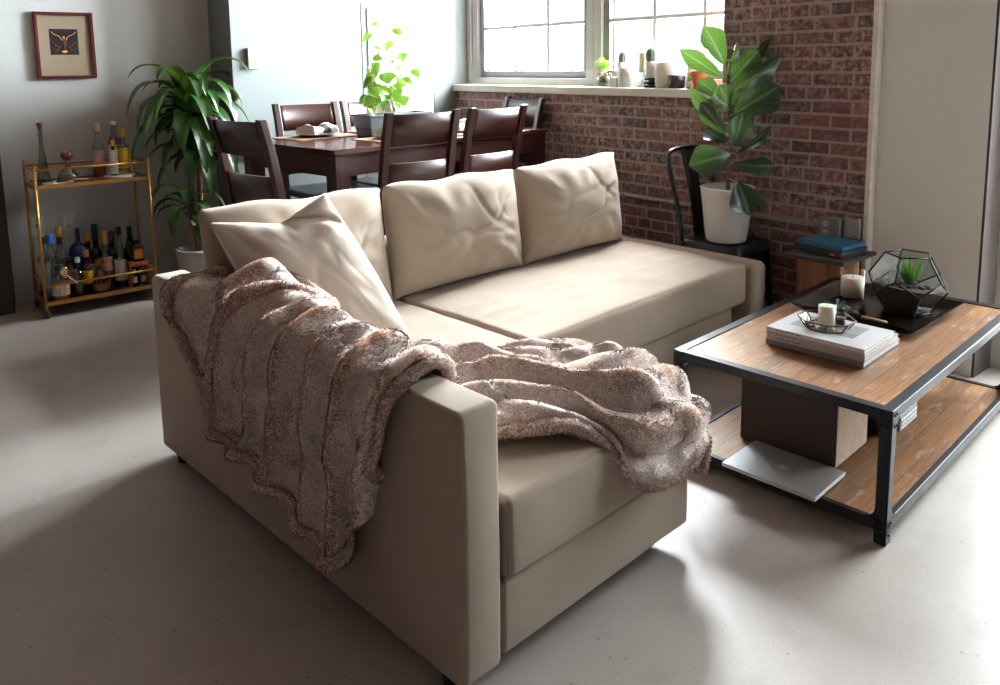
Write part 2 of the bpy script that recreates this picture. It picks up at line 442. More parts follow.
def pillow_mesh(corners, thick, n=44, pinch=.05, wr=.012, seed=0., sag=None, power=.42, flat=.75):
    """knife-edge pillow from four corners (tl, tr, br, bl)"""
    tl, tr, br, bl = [np.array(c, float) for c in corners]
    u = np.linspace(-1, 1, n); U, V = np.meshgrid(u, u, indexing='ij')   # U left-right, V bottom-top
    pin = 1 - pinch * (1 - V ** 2) ; piv = 1 - pinch * (1 - U ** 2)
    u2 = U * pin; v2 = V * piv
    a = ((u2 + 1) / 2)[..., None]; b = ((v2 + 1) / 2)[..., None]
    base = (bl * (1 - a) + br * a) * (1 - b) + (tl * (1 - a) + tr * a) * b
    nrm = np.cross((br + tr - bl - tl), (tl + tr - bl - br)); nrm /= np.linalg.norm(nrm)
    prof = ((1 - np.abs(U) ** 2.6) * (1 - np.abs(V) ** 2.6)) ** power
    mb = MB()
    for sg in (1, -1):
        r2 = np.sqrt(U ** 2 + V ** 2)
        ang = np.arctan2(V, U)
        k1 = np.sin(ang * 13 + seed + 3 * r2 + 2 * vnoise(np.stack([U, V, U * 0 + seed], -1), 1.7)) * np.clip(r2 - .45, 0, 1) * np.clip(1.5 - r2, 0, 1)
        k2 = vnoise(np.stack([U * 1.3 + seed, V * 1.3, U * 0 + seed * 1.7], -1), 2.2)
        k3 = 1 - np.abs(vnoise(np.stack([U * 1.1 + V * .5 + seed, V * .8 - U * .4, U * 0 + seed * 2.7], -1), 2.6))
        edge = np.minimum(1, 3.2 * (1 - np.maximum(np.abs(U), np.abs(V))))
        d1 = np.exp(-((U * .8 + V * .6 + .25 * k2 + .55 * math.sin(seed)) / .05) ** 2) * np.clip(.9 - np.abs(U - .3), 0, 1)
        d2 = np.exp(-((U * -.7 + V * .75 + .2 * k2 - .4 * math.cos(seed * 2)) / .045) ** 2) * np.clip(.9 - np.abs(V - .2), 0, 1)
        h = thick / 2 * prof + edge * (wr * k1 * 1.7 + wr * .8 * k2 - wr * .8 * (d1 + d2) - wr * .35 * np.clip((k3 - .8) / .2, 0, 1))
        P = base + nrm * (sg * h)[..., None]
        if sag is not None: P = sag(P, U, V, sg)
        mb.grid(P.tolist() if sg > 0 else P[:, ::-1].tolist())
    return mb

# ------------------------------------------------------------------ camera
cam_d = bpy.data.cameras.new('camera'); cam = bpy.data.objects.new('camera', cam_d); COL.objects.link(cam)
right = Vector((.77139378, -.63625252, -.0115917)); down = Vector((-.09513522, -.09729288, -.99069843)); fwd = Vector((.62920658, .76532139, -.13558114))
cam.matrix_world = Matrix(((right.x, -down.x, -fwd.x, 0), (right.y, -down.y, -fwd.y, 0), (right.z, -down.z, -fwd.z, 1.4), (0, 0, 0, 1)))
cam_d.sensor_width = 36; cam_d.lens = 796.46 * 36 / 1000; cam_d.shift_y = -(342.5 - 173.84) / 1000
cam_d.clip_start = .02; cam_d.clip_end = 60
SC.camera = cam

# ------------------------------------------------------------------ room shell
XB, YW, YL, XJ, H = 3.71, 5.04, 5.42, 1.945, 3.1
ZS = 1.253           # top of the window sill
struct(MB().bb((-3.2, -3.2, -.12), (4.6, 5.7, 0)).build('floor', FLOORM))
struct(MB().bb((-3.2, -3.2, H), (4.6, 5.7, H + .12)).build('ceiling', CEILM))
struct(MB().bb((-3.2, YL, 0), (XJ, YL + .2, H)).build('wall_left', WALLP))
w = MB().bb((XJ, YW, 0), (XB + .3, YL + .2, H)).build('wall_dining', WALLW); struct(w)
w = MB()
w.bb((XB, 1.787, 0), (XB + .32, YW, ZS - .05))
w.bb((XB, 1.787, ZS - .05), (XB + .32, 2.596, H))
w.bb((XB, 2.596, 2.75), (XB + .32, YW, H))
struct(w.build('wall_window', BRICK))
EDGE = mat('limewashed_edge', (226, 220, 210), .85, 0, .14, 12, .6, 40)
struct(MB().bb((XB - .004, 1.757, 0), (XB + .31, 1.787, H)).build('trim_1', EDGE, bevel=.008))
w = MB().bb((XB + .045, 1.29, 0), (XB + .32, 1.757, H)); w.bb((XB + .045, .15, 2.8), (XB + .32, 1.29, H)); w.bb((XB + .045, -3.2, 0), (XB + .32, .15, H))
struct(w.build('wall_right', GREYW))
struct(MB().bb((XB + .0455, 1.280, 0), (XB + .235, 1.2915, 2.8)).build('trim_4', mat('brown_reveal_face', (58, 46, 42), .7, 0, .08, 6)))  # thin dark brown sheet covering the reveal face by the tall window
LOFT = mat('brown_loft_wall', (70, 53, 46), .85, 0, .12, 3)
struct(MB().bb((-3.4, -3.4, 0), (4.6, -3.2, H)).build('wall_back', LOFT))
struct(MB().bb((-3.4, -3.2, 0), (-3.2, 5.7, H)).build('wall_side', LOFT))
# window sill board
struct(MB().bb((XB - .035, 2.56, ZS - .05), (XB + .2, YW, ZS)).build('trim_2', SILLM, bevel=.006))

def window_unit(name, y0, y1, z0, z1, x, cols, rows, m, sash, fr=.075, cas=.045):
    t = thing(name, None, None, (x, (y0 + y1) / 2, z0)); t['kind'] = 'structure'
    f = MB(); W = y1 - y0; h = z1 - z0
    f.bb((0, -W / 2, 0), (.09, -W / 2 + fr, h)); f.bb((0, W / 2 - fr, 0), (.09, W / 2, h))
    f.bb((0, -W / 2 + fr, 0), (.09, W / 2 - fr, fr)); f.bb((0, -W / 2 + fr, h - fr), (.09, W / 2 - fr, h))
    f.build('window_frame', m, t, bevel=.006)
    a, b, c, d = -W / 2 + fr, W / 2 - fr, fr, h - fr
    s = MB()
    s.bb((.03, a, c), (.075, a + cas, d)); s.bb((.03, b - cas, c), (.075, b, d)); s.bb((.03, a + cas, c), (.075, b - cas, c + cas)); s.bb((.03, a + cas, d - cas), (.075, b - cas, d))
    s.build('sash', sash, t, bevel=.004)
    g = MB(); a += cas; b -= cas; c += cas; d -= cas
    for i in range(1, cols): y = lerp(a, b, i / cols); g.bb((.035, y - .011, c), (.068, y + .011, d))
    for i in range(1, rows): z = lerp(c, d, i / rows); g.bb((.036, a, z - .011), (.067, b, z + .011))
    g.build('muntins', m, t)
    MB().bb((.049, a, c), (.053, b, d)).build('glass_pane', PANE, t)
    return t
XW = XB + .13
window_unit('window_1', 3.69, YW - .05, ZS - .01, 2.75, XW, 3, 4, WINFR, WINDK, .062, .05)
window_unit('window_2', 2.36, 3.69, ZS - .01, 2.75, XW, 3, 4, WINFR, WINDK, .062, .05)
struct(MB().bb((XW - .02, YW - .05, ZS), (XW + .1, YW - .002, 2.75)).build('trim_3', WINFR, bevel=.006))
window_unit('window_3', .15, 1.29, .0, 2.8, XB + .24, 2, 4, WINFR, WINFR, .07, .05)
# outdoors seen through the panes: the return wall of the building
OUTB = MB().bb((XW + .12, YW - .03, -.5), (XW + .5, YW + .3, 4.5)).build('exterior_wall', mat('pale_outdoor_brick', (236, 214, 206), .9, 0, .08, 14)); struct(OUTB)

# ------------------------------------------------------------------ daylight
def area(name, loc, size, power, color, rot, spread=180):
    d = bpy.data.lights.new(name, 'AREA'); d.shape = 'RECTANGLE'; d.size, d.size_y = size; d.energy = power; d.color = color; d.spread = R(spread)
    o = bpy.data.objects.new(name, d); COL.objects.link(o); o.location = loc; o.rotation_euler = rot
    return o
# light faces -X : default area points -Z ; rotate so -Z -> -X
# overcast sky outside, dimmer towards the tall window, lights the room through the windows only
area('overcast_sky_bank', (XW + 2.1, 6.1, 3.2), (5.6, 7.0), 20000, (.93, .975, 1.), (0, R(90), 0), 180)
area('shaded_sky_bank', (XW + 2.1, 1.05, 3.2), (5.6, 3.1), 1500, (.93, .975, 1.), (0, R(90), 0), 180)
wd = bpy.data.worlds.new('world'); SC.world = wd; wd.use_nodes = True
bg = wd.node_tree.nodes['Background']; bg.inputs[0].default_value = (.93, .97, 1., 1); bg.inputs[1].default_value = 1.6

SC.view_settings.view_transform = 'Standard'
try: SC.view_settings.look = 'None'
except Exception: pass
SC.view_settings.exposure = 0.1; SC.view_settings.gamma = 1; SC.view_settings.use_curve_mapping = False
SC.cycles.use_denoising = True
SC.cycles.max_bounces = 8; SC.cycles.transparent_max_bounces = 24; SC.cycles.sample_clamp_indirect = 6
SC.cycles.caustics_reflective = False; SC.cycles.caustics_refractive = False

# ------------------------------------------------------------------ sofa
OX, OY, RD = 1.0425, 1.2743, .0843
sofa = thing('corner_sofa', 'beige linen corner sofa with chaise, its high arm nearest the camera', 'sofa', (OX, OY, 0), RD)
def wr_seat(x0, x1, y0, y1):
    def fn(X):
        top = np.clip((X[..., 2] - .40) / .03, 0, 1)
        u = (X[..., 0] - x0) / (x1 - x0); v = (X[..., 1] - y0) / (y1 - y0)
        cx = np.abs(((u * 2) % 1) - .5)
        arc = np.sin(46 * (v + .35 * cx ** 2 + .06 * np.sin(5 * u)) + 3 * vnoise(X, 3)) * np.exp(-((cx - .25) / .2) ** 2) * np.exp(-((v - .38) / .22) ** 2)
        arc = np.clip(arc - .1, 0, 1)
        X = X.copy(); X[..., 2] += top * (.013 * arc + .006 * vnoise(X, 4.)); return X
    return fn
softbox('side_panel', (-.125, 0, .045), (0, 1.64, .682), .02, FAB, sofa, (.004, .004, .006), .003, 5)
softbox('back_frame', (-.005, 1.545, .045), (2.42, 1.64, .66), .03, FAB, sofa, (.004, .004, .006), .003, 5, .05)
softbox('armrest', (2.278, .61, .045), (2.398, 1.53, .445), .03, FAB, sofa, (.004, .004, .006), .003, 5, .04)
softbox('chaise_base', (.004, .004, .06), (.765, 1.5, .245), .012, FAB, sofa, (.002, .003, 0), .002, 6, .05)
softbox('seat_base', (.77, .68, .06), (2.21, 1.5, .245), .012, FAB, sofa, (0, .003, 0), .002, 6, .06)
softbox('chaise_cushion', (.004, -.012, .25), (.775, 1.5, .447), .022, FAB, sofa, (.004, .006, .012), .006, 7, .024)
softbox('seat_cushion', (.782, .65, .25), (2.284, 1.5, .45), .024, FAB, sofa, (.004, .006, .014), .005, 6, .02, wr_seat(.78, 2.28, .65, 1.5))
for p in ((-.075, .09), (-.075, 1.56), (.66, .09), (.85, .76), (2.12, .78), (2.35, .7), (2.35, 1.56)):
    MB().cyl((p[0], p[1], 0), (p[0], p[1], .062), .026, .03, 14).build('foot', BLACKP, sofa)

SM = Matrix.Translation((OX, OY, 0)) @ Matrix.Rotation(RD, 4, 'Z')
def settle(o, rz=RD, base=SM):
    """move a single-mesh thing's origin to its own base (mesh was modelled in sofa coordinates)"""
    co = np.empty(len(o.data.vertices) * 3, np.float32); o.data.vertices.foreach_get('co', co); co = co.reshape(-1, 3)
    c = np.array([(co[:, 0].min() + co[:, 0].max()) / 2, (co[:, 1].min() + co[:, 1].max()) / 2, co[:, 2].min()])
    co -= c; o.data.vertices.foreach_set('co', co.ravel()); o.data.update()
    o.location = base @ Vector(c.tolist()); o.rotation_euler = (0, 0, rz)
    return o

def droop(P, U, V, sg):
    P = P.copy()
    e = np.clip((V - .55) / .45, 0, 1)
    P[..., 2] += -.008 * e * np.sin(5 * U + P[..., 0] * 3) * (1 - U ** 2) + .012 * e * (1 - U ** 4)
    # corner ears
    c = np.clip((np.abs(U) - .86) / .14, 0, 1) * np.clip((np.abs(V) - .86) / .14, 0, 1)
    P[..., 1] -= .018 * c
    return P
def back_cushion(s0, s1, seed, label, dz=(0, 0), dt=0.):
    th = .25
    b0, b1 = 1.385, 1.442
    mb = pillow_mesh(((s0, b1 + dt, .925 + dz[0]), (s1, b1 + dt, .925 + dz[1]), (s1 + .01, b0 + dt, .455), (s0 - .005, b0 + dt, .455)), th, 60, .05, .010, seed, droop, .46)
    o = mb.build('back_cushion', FAB2)
    return tag(settle(o), label, 'cushion', 'back cushions along the sofa')
back_cushion(-.032, .725, 1.3, 'beige back cushion in the sofa corner, half behind the off-white throw pillow', (0, -.01))
back_cushion(.735, 1.485, 4.1, 'beige back cushion standing in the middle of the sofa back', (-.005, -.01))
back_cushion(1.495, 2.25, 5.2, 'beige back cushion at the sofa end nearest the brick wall', (-.01, .005))

def ear(P, U, V, sg):
    P = P.copy()
    # left half of the top edge sags into a fold, top-right corner stands up as an ear
    w = np.clip((V - .25) / .75, 0, 1) ** 1.3
    dip = np.clip(np.minimum((U + 1) / 1.2, (1 - U) / .8), 0, 1)
    P[..., 2] -= .085 * dip * w
    # crease below the upright corner
    ln = (V - .98) + .50 * (U - .1); on = np.exp(-(ln / .07) ** 2) * np.clip((U - .0) / .3, 0, 1) * np.clip((1 - U) / .15, 0, 1)
    P[..., 1] += .035 * on * (sg > 0)
    return P
pm = pillow_mesh(((-.02, 1.365, .89), (.345, 1.235, .96), (.495, .955, .46), (.10, 1.09, .47)),   .19, 64, -.05, .006, 2.2, ear, .5)
tag(settle(pm.build('throw_pillow', PILF)), 'off-white throw pillow with pointed corner slumped in the sofa corner', 'pillow')

# ------------------------------------------------------------------ fur throw
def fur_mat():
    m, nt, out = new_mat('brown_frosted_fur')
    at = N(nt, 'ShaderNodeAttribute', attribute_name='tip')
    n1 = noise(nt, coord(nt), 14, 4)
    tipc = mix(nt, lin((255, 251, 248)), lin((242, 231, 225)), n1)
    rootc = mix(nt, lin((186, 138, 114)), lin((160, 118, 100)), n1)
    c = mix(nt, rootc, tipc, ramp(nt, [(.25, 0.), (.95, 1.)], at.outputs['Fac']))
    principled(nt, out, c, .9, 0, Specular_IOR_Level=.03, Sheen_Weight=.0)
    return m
FUR = fur_mat()

def sheet(rows, na, nb):
    rr = [crom(r, nb) for r in rows]
    G = np.array([crom([r[j] for r in rr], na) for j in range(nb)]).transpose(1, 0, 2)   # (na, nb, 3)
    return G
def normals(G):
    a = np.gradient(G, axis=0); b = np.gradient(G, axis=1)
    n = np.cross(a, b); return n / np.maximum(np.linalg.norm(n, axis=-1, keepdims=True), 1e-9)
def ridge(x): return (1 - np.abs(np.sin(x))) ** 1.4

def blanket():
    NA, NB = 190, 150
    A = [
     [(-.150, .31, .42), (-.153, .36, .25), (-.155, .424, .195), (-.153, .56, .225), (-.153, .72, .27), (-.155, .86, .30), (-.158, .97, .315), (-.158, 1.06, .335)],
     [(-.150, .25, .52), (-.152, .36, .44), (-.155, .45, .42), (-.153, .6, .44), (-.153, .75, .46), (-.155, .87, .48), (-.160, 1.02, .50)],
     [(-.146, .20, .655), (-.148, .34, .655), (-.150, .5, .66), (-.150, .65, .66), (-.150, .8, .665), (-.155, .96, .675)],
     [(-.07, .19, .705), (-.07, .34, .706), (-.07, .5, .708), (-.07, .65, .71), (-.07, .78, .715), (-.07, .92, .735)],
     [(.004, .20, .694), (.004, .34, .694), (.006, .48, .695), (.006, .62, .698), (.01, .74, .705), (.016, .86, .73)],
     [(.03, .22, .56), (.032, .32, .56), (.036, .42, .57), (.042, .56, .57), (.052, .68, .59), (.065, .78, .64)],
     [(.09, .20, .49), (.11, .30, .50), (.13, .40, .51), (.14, .52, .52), (.15, .62, .53), (.15, .70, .55)],
     [(.30, .05, .480), (.31, .19, .495), (.32, .33, .505), (.33, .47, .51), (.34, .58, .50), (.34, .66, .48)],
     [(.46, -.035, .32), (.47, -.03, .43), (.49, .03, .482), (.50, .17, .49), (.50, .33, .50), (.50, .46, .49), (.50, .56, .475)],
     [(.64, -.035, .30), (.65, -.03, .42), (.67, .04, .480), (.68, .16, .485), (.68, .28, .485), (.68, .40, .48), (.66, .49, .472)],
     [(.765, -.03, .33), (.776, -.012, .41), (.778, .08, .445), (.778, .18, .45), (.778, .27, .45), (.775, .37, .455)],
     [(.786, -.022, .21), (.788, .04, .23), (.788, .12, .27), (.788, .2, .30), (.787, .27, .33), (.785, .34, .37)],
    ]
    GA = sheet(A, NA, NB); NA_ = normals(GA)
    if NA_[NA // 3, NB // 2, 2] < 0: NA_ = -NA_
    a = np.linspace(0, 1, NA)[:, None]; b = np.linspace(0, 1, NB)[None, :]
    seat = np.clip((a - .52) / .08, 0, 1) * np.clip((.97 - a) / .14, 0, 1)
    hang = np.clip((.40 - a) / .1, 0, 1); top = np.clip(1 - np.abs(a - .36) / .2, 0, 1)
    P0 = GA
    wv = vnoise(P0, 3.1); wv2 = vnoise(P0 + 5, 6.)
    # hanging pleats run down the outer face; heaped folds on the seat run from the arm to the chaise corner
    def folds(x, cs):
        r = 0 * x
        for c, w, h in cs: r = np.maximum(r, h * np.exp(-np.abs((x - c) / w) ** 2.2))
        return r
    xh = b + .035 * wv + .05 * (a - .2)
    fh = folds(xh, ((.06, .05, .7), (.25, .040, 1.), (.41, .030, .75), (.58, .042, 1.), (.76, .032, .7), (.93, .05, .8)))
    d = .042 * hang * (.55 + .45 * np.clip(1 - a / .35, 0, 1)) * fh
    d = d + .020 * top * folds(b + .03 * wv2, ((.10, .05, .8), (.27, .045, 1.), (.45, .05, .7), (.62, .05, 1.), (.85, .06, .9)))
    xs = b + .07 * wv + .10 * (a - .75) + .05 * np.sin(9 * a)
    fs = folds(xs, ((.02, .07, .55), (.20, .075, .9), (.40, .07, 1.), (.60, .08, .85), (.80, .07, .8), (.97, .06, .5)))
    fs2 = folds((b * .6 + a * 1.3 + .1 * wv2) % .34, ((.17, .06, 1.),))
    d = d + seat * (.062 * fs + .030 * fs2)
    crA = np.clip(hang * np.clip((fh - .45) / .5, 0, 1) + .55 * top * fh + seat * np.clip((fs - .5) / .5, 0, 1) * .75, 0, 1)
    d += .014 * vnoise(P0, 8.) + .006 * vnoise(P0 + 3, 17.) + .008
    d *= np.clip(np.minimum(b, 1 - b) / .03, .25, 1)
    GA = GA + NA_ * np.maximum(d, .003)[..., None]
    B = [
     [(-.145, .80, .30), (-.147, .98, .335), (-.147, 1.10, .39), (-.147, 1.24, .47), (-.147, 1.31, .545), (-.147, 1.36, .59)],
     [(-.143, .80, .5), (-.145, .98, .52), (-.145, 1.11, .55), (-.145, 1.24, .59), (-.145, 1.31, .62), (-.143, 1.37, .65)],
     [(-.138, .78, .672), (-.14, .95, .676), (-.14, 1.10, .68), (-.14, 1.24, .682), (-.136, 1.30, .684), (-.132, 1.36, .686)],
     [(-.06, .78, .705), (-.06, .95, .712), (-.06, 1.08, .718), (-.06, 1.2, .72), (-.06, 1.28, .708), (-.055, 1.35, .695)],
     [(.03, .80, .712), (.045, .92, .735), (.05, 1.03, .755), (.045, 1.14, .76), (.02, 1.24, .72), (-.01, 1.32, .695)],
     [(.09, .82, .62), (.12, .92, .65), (.13, 1.02, .68), (.10, 1.13, .70), (.05, 1.23, .695), (.01, 1.32, .69)],
    ]
    GB = sheet(B, 90, 90); NB_ = normals(GB)
    if NB_[45, 45, 2] < 0: NB_ = -NB_
    bb = np.linspace(0, 1, 90)[None, :]; aa = np.linspace(0, 1, 90)[:, None]
    wv = vnoise(GB, 4.)
    dB = .024 * ridge((bb * 2.2 - aa * 1.4 + .35 * wv) * PI) * np.clip(aa / .2, .3, 1) + .010 * vnoise(GB, 8.) + .008
    crB = np.clip((ridge((bb * 2.2 - aa * 1.4 + .35 * wv) * PI) - .5) / .5, 0, 1) * .7
    GB = GB + NB_ * np.maximum(dB, .003)[..., None]
    def roll(pts, r, k):
        pts = [np.array(p) for p in pts]
        P = []; c = np.mean(pts, 0)
        n = len(pts)
        for i in range(n):
            t = pts[min(i + 1, n - 1)] - pts[max(i - 1, 0)]; t = t / max(np.linalg.norm(t), 1e-9)
            u = np.cross(t, [.3, .4, .86]); u /= np.linalg.norm(u); w = np.cross(t, u)
            rr = r * (1 + .25 * math.sin(i * .5 + k) + .2 * math.sin(i * .23 + 2 * k)) * min(1, .35 + min(i, n - 1 - i) / 4)
            P.append([pts[i] + rr * (u * math.cos(q) + w * math.sin(q)) for q in np.linspace(0, 2 * PI, 13)[:-1]])
        return np.array(P)
    off = lambda G, Nn, e: G + Nn * e
    rolls = [roll(off(GA, NA_, .016)[::3, -1], .028, 0), roll(off(GA, NA_, .008)[::3, 0], .016, 1), roll(off(GA, NA_, .006)[0, ::3], .014, 2),
             roll(off(GB, NB_, .010)[:, -1][::3], .020, 3), roll(off(GB, NB_, .006)[0, ::3], .014, 4), roll(off(GB, NB_, .01)[-1, ::3], .018, 6), roll(off(GA, NA_, .006)[-1, ::3], .014, 5)]
    V = []; F = []; T = []; tri = []; off_ = 0
    def put(G, close=False):
        nonlocal off_
        n, m = G.shape[:2]; idx = np.arange(n * m).reshape(n, m) + off_
        if close: idx = np.concatenate([idx, idx[:, :1]], 1)
        q = np.stack([idx[:-1, :-1], idx[:-1, 1:], idx[1:, 1:], idx[1:, :-1]], -1).reshape(-1, 4)
        V.append(G.reshape(-1, 3)); F.append(q); T.append(np.full(n * m, .85)); off_ += n * m
        return q
    lens = []
    for G, Nn, cr in ((GA, NA_, crA), (GB, NB_, crB)):
        q = put(G); lens.append((q, Nn.reshape(-1, 3), off_ - len(Nn.reshape(-1, 3)), .0062, cr))
    for G in rolls:
        c = G.mean(1, keepdims=True); nn = (G - c); nn /= np.maximum(np.linalg.norm(nn, axis=-1, keepdims=True), 1e-9)
        q = put(G, True); lens.append((q, nn.reshape(-1, 3), off_ - G.shape[0] * G.shape[1], .0085, np.full(G.shape[0] * G.shape[1], .55)))
    Vb = np.concatenate(V)
    # true surface normals of the folded sheets
    bv = []; bf = []; bt = []; nv = []
    r2 = np.random.default_rng(3); cnt = 0
    for k, (q, nn, o0, L, cr) in enumerate(lens):
        p0, p1, p2, p3 = (Vb[q[:, i]] for i in range(4))
        fn = np.cross(p2 - p0, p3 - p1); ar = np.linalg.norm(fn, axis=1) / 2; fn = fn / np.maximum(ar[:, None] * 2, 1e-12)
        ref = nn[q[:, 0] - o0]; sgn = np.sign((fn * ref).sum(1)); sgn[sgn == 0] = 1; fn *= sgn[:, None]
        want = int(ar.sum() * 85000)
        pick = r2.choice(len(q), want, p=ar / ar.sum()); u, v = r2.random((2, want, 1))
        pos = (p0[pick] * (1 - u) + p1[pick] * u) * (1 - v) + (p3[pick] * (1 - u) + p2[pick] * u) * v
        nm = fn[pick]
        lean = np.stack([vnoise(pos + 2, 22.), vnoise(pos + 9, 22.), vnoise(pos + 17, 22.)], -1) * .8 + r2.normal(0, .17, (want, 3)) + np.array([0, 0, -.25])
        tl = lean - nm * (lean * nm).sum(1, keepdims=True); tl = tl / np.maximum(np.linalg.norm(tl, axis=1, keepdims=True), .25)
        dirv = nm * .62 + tl * .85; dirv /= np.linalg.norm(dirv, axis=1, keepdims=True)
        ln = L * (.7 + .7 * r2.random((want, 1)))
        sd = np.cross(nm, dirv); sd /= np.maximum(np.linalg.norm(sd, axis=1, keepdims=True), 1e-9)
        w = .0013
        pa, pb = pos + sd * w, pos - sd * w; pm = pos + dirv * ln * .6; pe = pos + dirv * ln - nm * ln * .1
        sd = -sd
        nq = nm + tl * .38 + r2.normal(0, .17, (want, 3)); nq /= np.linalg.norm(nq, axis=1, keepdims=True); nv.append(np.repeat(nq, 5, axis=0))
        base = off_ + cnt
        bv.append(np.stack([pa, pb, pm + sd * w * .8, pm - sd * w * .8, pe], 1).reshape(-1, 3))
        ids = base + np.arange(want) * 5
        bf += [np.stack([ids, ids + 1, ids + 2, ids + 3], 1), np.stack([ids + 3, ids + 2, ids + 4, ids + 4], 1)[:, :3]]
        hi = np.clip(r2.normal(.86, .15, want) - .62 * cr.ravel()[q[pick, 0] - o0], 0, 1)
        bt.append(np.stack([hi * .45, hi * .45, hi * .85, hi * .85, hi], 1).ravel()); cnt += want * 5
    Vall = np.concatenate([Vb] + bv); quads = np.concatenate(F + [x for x in bf if x.shape[1] == 4]); tris = np.concatenate([x for x in bf if x.shape[1] == 3])
    me = bpy.data.meshes.new('throw_blanket')
    me.vertices.add(len(Vall)); me.vertices.foreach_set('co', Vall.astype(np.float32).ravel())
    nl = len(quads) * 4 + len(tris) * 3
    me.loops.add(nl); me.loops.foreach_set('vertex_index', np.concatenate([quads.ravel(), tris.ravel()]).astype(np.int32))
    me.polygons.add(len(quads) + len(tris))
    me.polygons.foreach_set('loop_start', np.concatenate([np.arange(len(quads)) * 4, len(quads) * 4 + np.arange(len(tris)) * 3]).astype(np.int32))
    me.polygons.foreach_set('use_smooth', np.ones(len(quads) + len(tris), bool))
    me.update(calc_edges=True); me.validate()
    at = me.attributes.new('tip', 'FLOAT', 'POINT'); at.data.foreach_set('value', np.concatenate(T + bt).astype(np.float32))
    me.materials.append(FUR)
    base_n = np.concatenate([x[1] for x in lens]); alln = np.concatenate([base_n] + nv).astype(np.float32)
    # folded sheets keep their own geometry normals
    vn = np.empty(len(me.vertices) * 3, np.float32); me.vertex_normals.foreach_get('vector', vn); vn = vn.reshape(-1, 3)
    k0 = len(base_n); sg = np.sign((vn[:k0] * base_n).sum(1, keepdims=True)); sg[sg == 0] = 1; alln[:k0] = vn[:k0]
    me.normals_split_custom_set_from_vertices(alln.tolist())
    o = bpy.data.objects.new('throw_blanket', me); COL.objects.link(o)
    return o
tag(settle(blanket()), 'fluffy brown fur throw blanket draped over the sofa arm and chaise corner', 'blanket')

# ------------------------------------------------------------------ coffee table (sofa-aligned)
TX, TY = SM @ Vector((1.14, -.42, 0)), None
CT = thing('coffee_table', 'low coffee table of reclaimed boards in a dark steel frame', 'table', (TX.x, TX.y, 0), RD)
TLn, TW, TH = 1.32, .73, .413
bw = .034
def rail(f, x0, x1, y0, y1, z0, z1): f.bb((x0, y0, z0), (x1, y1, z1))
f = MB()
# top angle-iron rim: flat rim on top plus side face
for x0, x1, y0, y1 in ((0, TLn, 0, bw), (0, TLn, TW - bw, TW), (0, bw, bw, TW - bw), (TLn - bw, TLn, bw, TW - bw)):
    f.bb((x0, y0, TH - .032), (x1, y1, TH))
f.build('top_frame', STEEL, CT, bevel=.003)
f = MB()
for x0, x1, y0, y1 in ((0, TLn, 0, .02), (0, TLn, TW - .02, TW), (0, .02, .02, TW - .02), (TLn - .02, TLn, .02, TW - .02)):
    f.bb((x0, y0, .04), (x1, y1, .075))
f.build('shelf_frame', STEEL, CT, bevel=.003)
MB().bb((bw, bw, TH - .03), (TLn - bw, TW - bw, TH - .004)).build('top_boards', PLANK, CT)
MB().bb((.02, .02, .048), (TLn - .02, TW - .02, .071)).build('shelf_boards', PLANK, CT)
for x, y, sx, sy in ((0, 0, 1, 1), (TLn, 0, -1, 1), (0, TW, 1, -1), (TLn, TW, -1, -1)):
    l = MB()
    l.bb((min(x, x + sx * .036), min(y, y + sy * .008), 0), (max(x, x + sx * .036), max(y, y + sy * .008), TH - .031))
    l.bb((min(x, x + sx * .008), min(y + sy * .008, y + sy * .036), 0), (max(x, x + sx * .008), max(y + sy * .008, y + sy * .036), TH - .031))
    lo = l.build('leg', STEEL, CT, bevel=.002)
    # curved gussets in the corners
    for z, dz in ((TH - .033, -1), (.076, 1)):
        for ax in (0, 1):
            g = MB()
            pts = []
            for k in range(7):
                q = k / 6 * PI / 2; r = .03
                pts.append((.036 + r - r * math.sin(q), r - r * math.cos(q)))
            poly = [(.032, 0)] + [(px, pz) for px, pz in pts]
            th = .006
            vs = []
            for o_ in (0, th):
                for px, pz in poly:
                    vs.append((x + sx * px, y + sy * o_, z + dz * pz) if ax == 0 else (x + sx * o_, y + sy * px, z + dz * pz))
            n = len(poly)
            g.add(vs, [tuple(range(n)), tuple(range(2 * n - 1, n - 1, -1))] + [(i, (i + 1) % n, n + (i + 1) % n, n + i) for i in range(n)])
            g.build('gusset', STEEL, lo)
    for z in (TH - .016, TH - .05, .03, .062):
        for k in (.015, .032):
            if z < .05 and k > .02: continue
            MB().sph((x + sx * k, y - sy * .0015, z), .0042, (1, .6, 1), 10, 6).build('rivet', RIVET, lo)
            MB().sph((x - sx * .0015, y + sy * k, z), .0042, (.6, 1, 1), 10, 6).build('rivet', RIVET, lo)
# cast plate hung under the long rail, raised bars stand for its worn lettering
pl = MB().bb((.06, .0, TH - .082), (.20, .008, TH - .033)).build('cast_plate', mat('cast_plate_metal', (96, 98, 102), .45, .7, .25, 40), CT, bevel=.002)
b_ = MB()
for r_ in range(3):
    x = .068
    while x < .188:
        w_ = random.uniform(.006, .015); b_.bb((x, -.0025, TH - .076 + r_ * .0125), (min(x + w_, .193), .0, TH - .069 + r_ * .0125)); x += w_ + .004
b_.build('raised_lettering', SILVER, pl)

def sofaL(s, t, z=0): return SM @ Vector((s, t, z))
ZT = TH
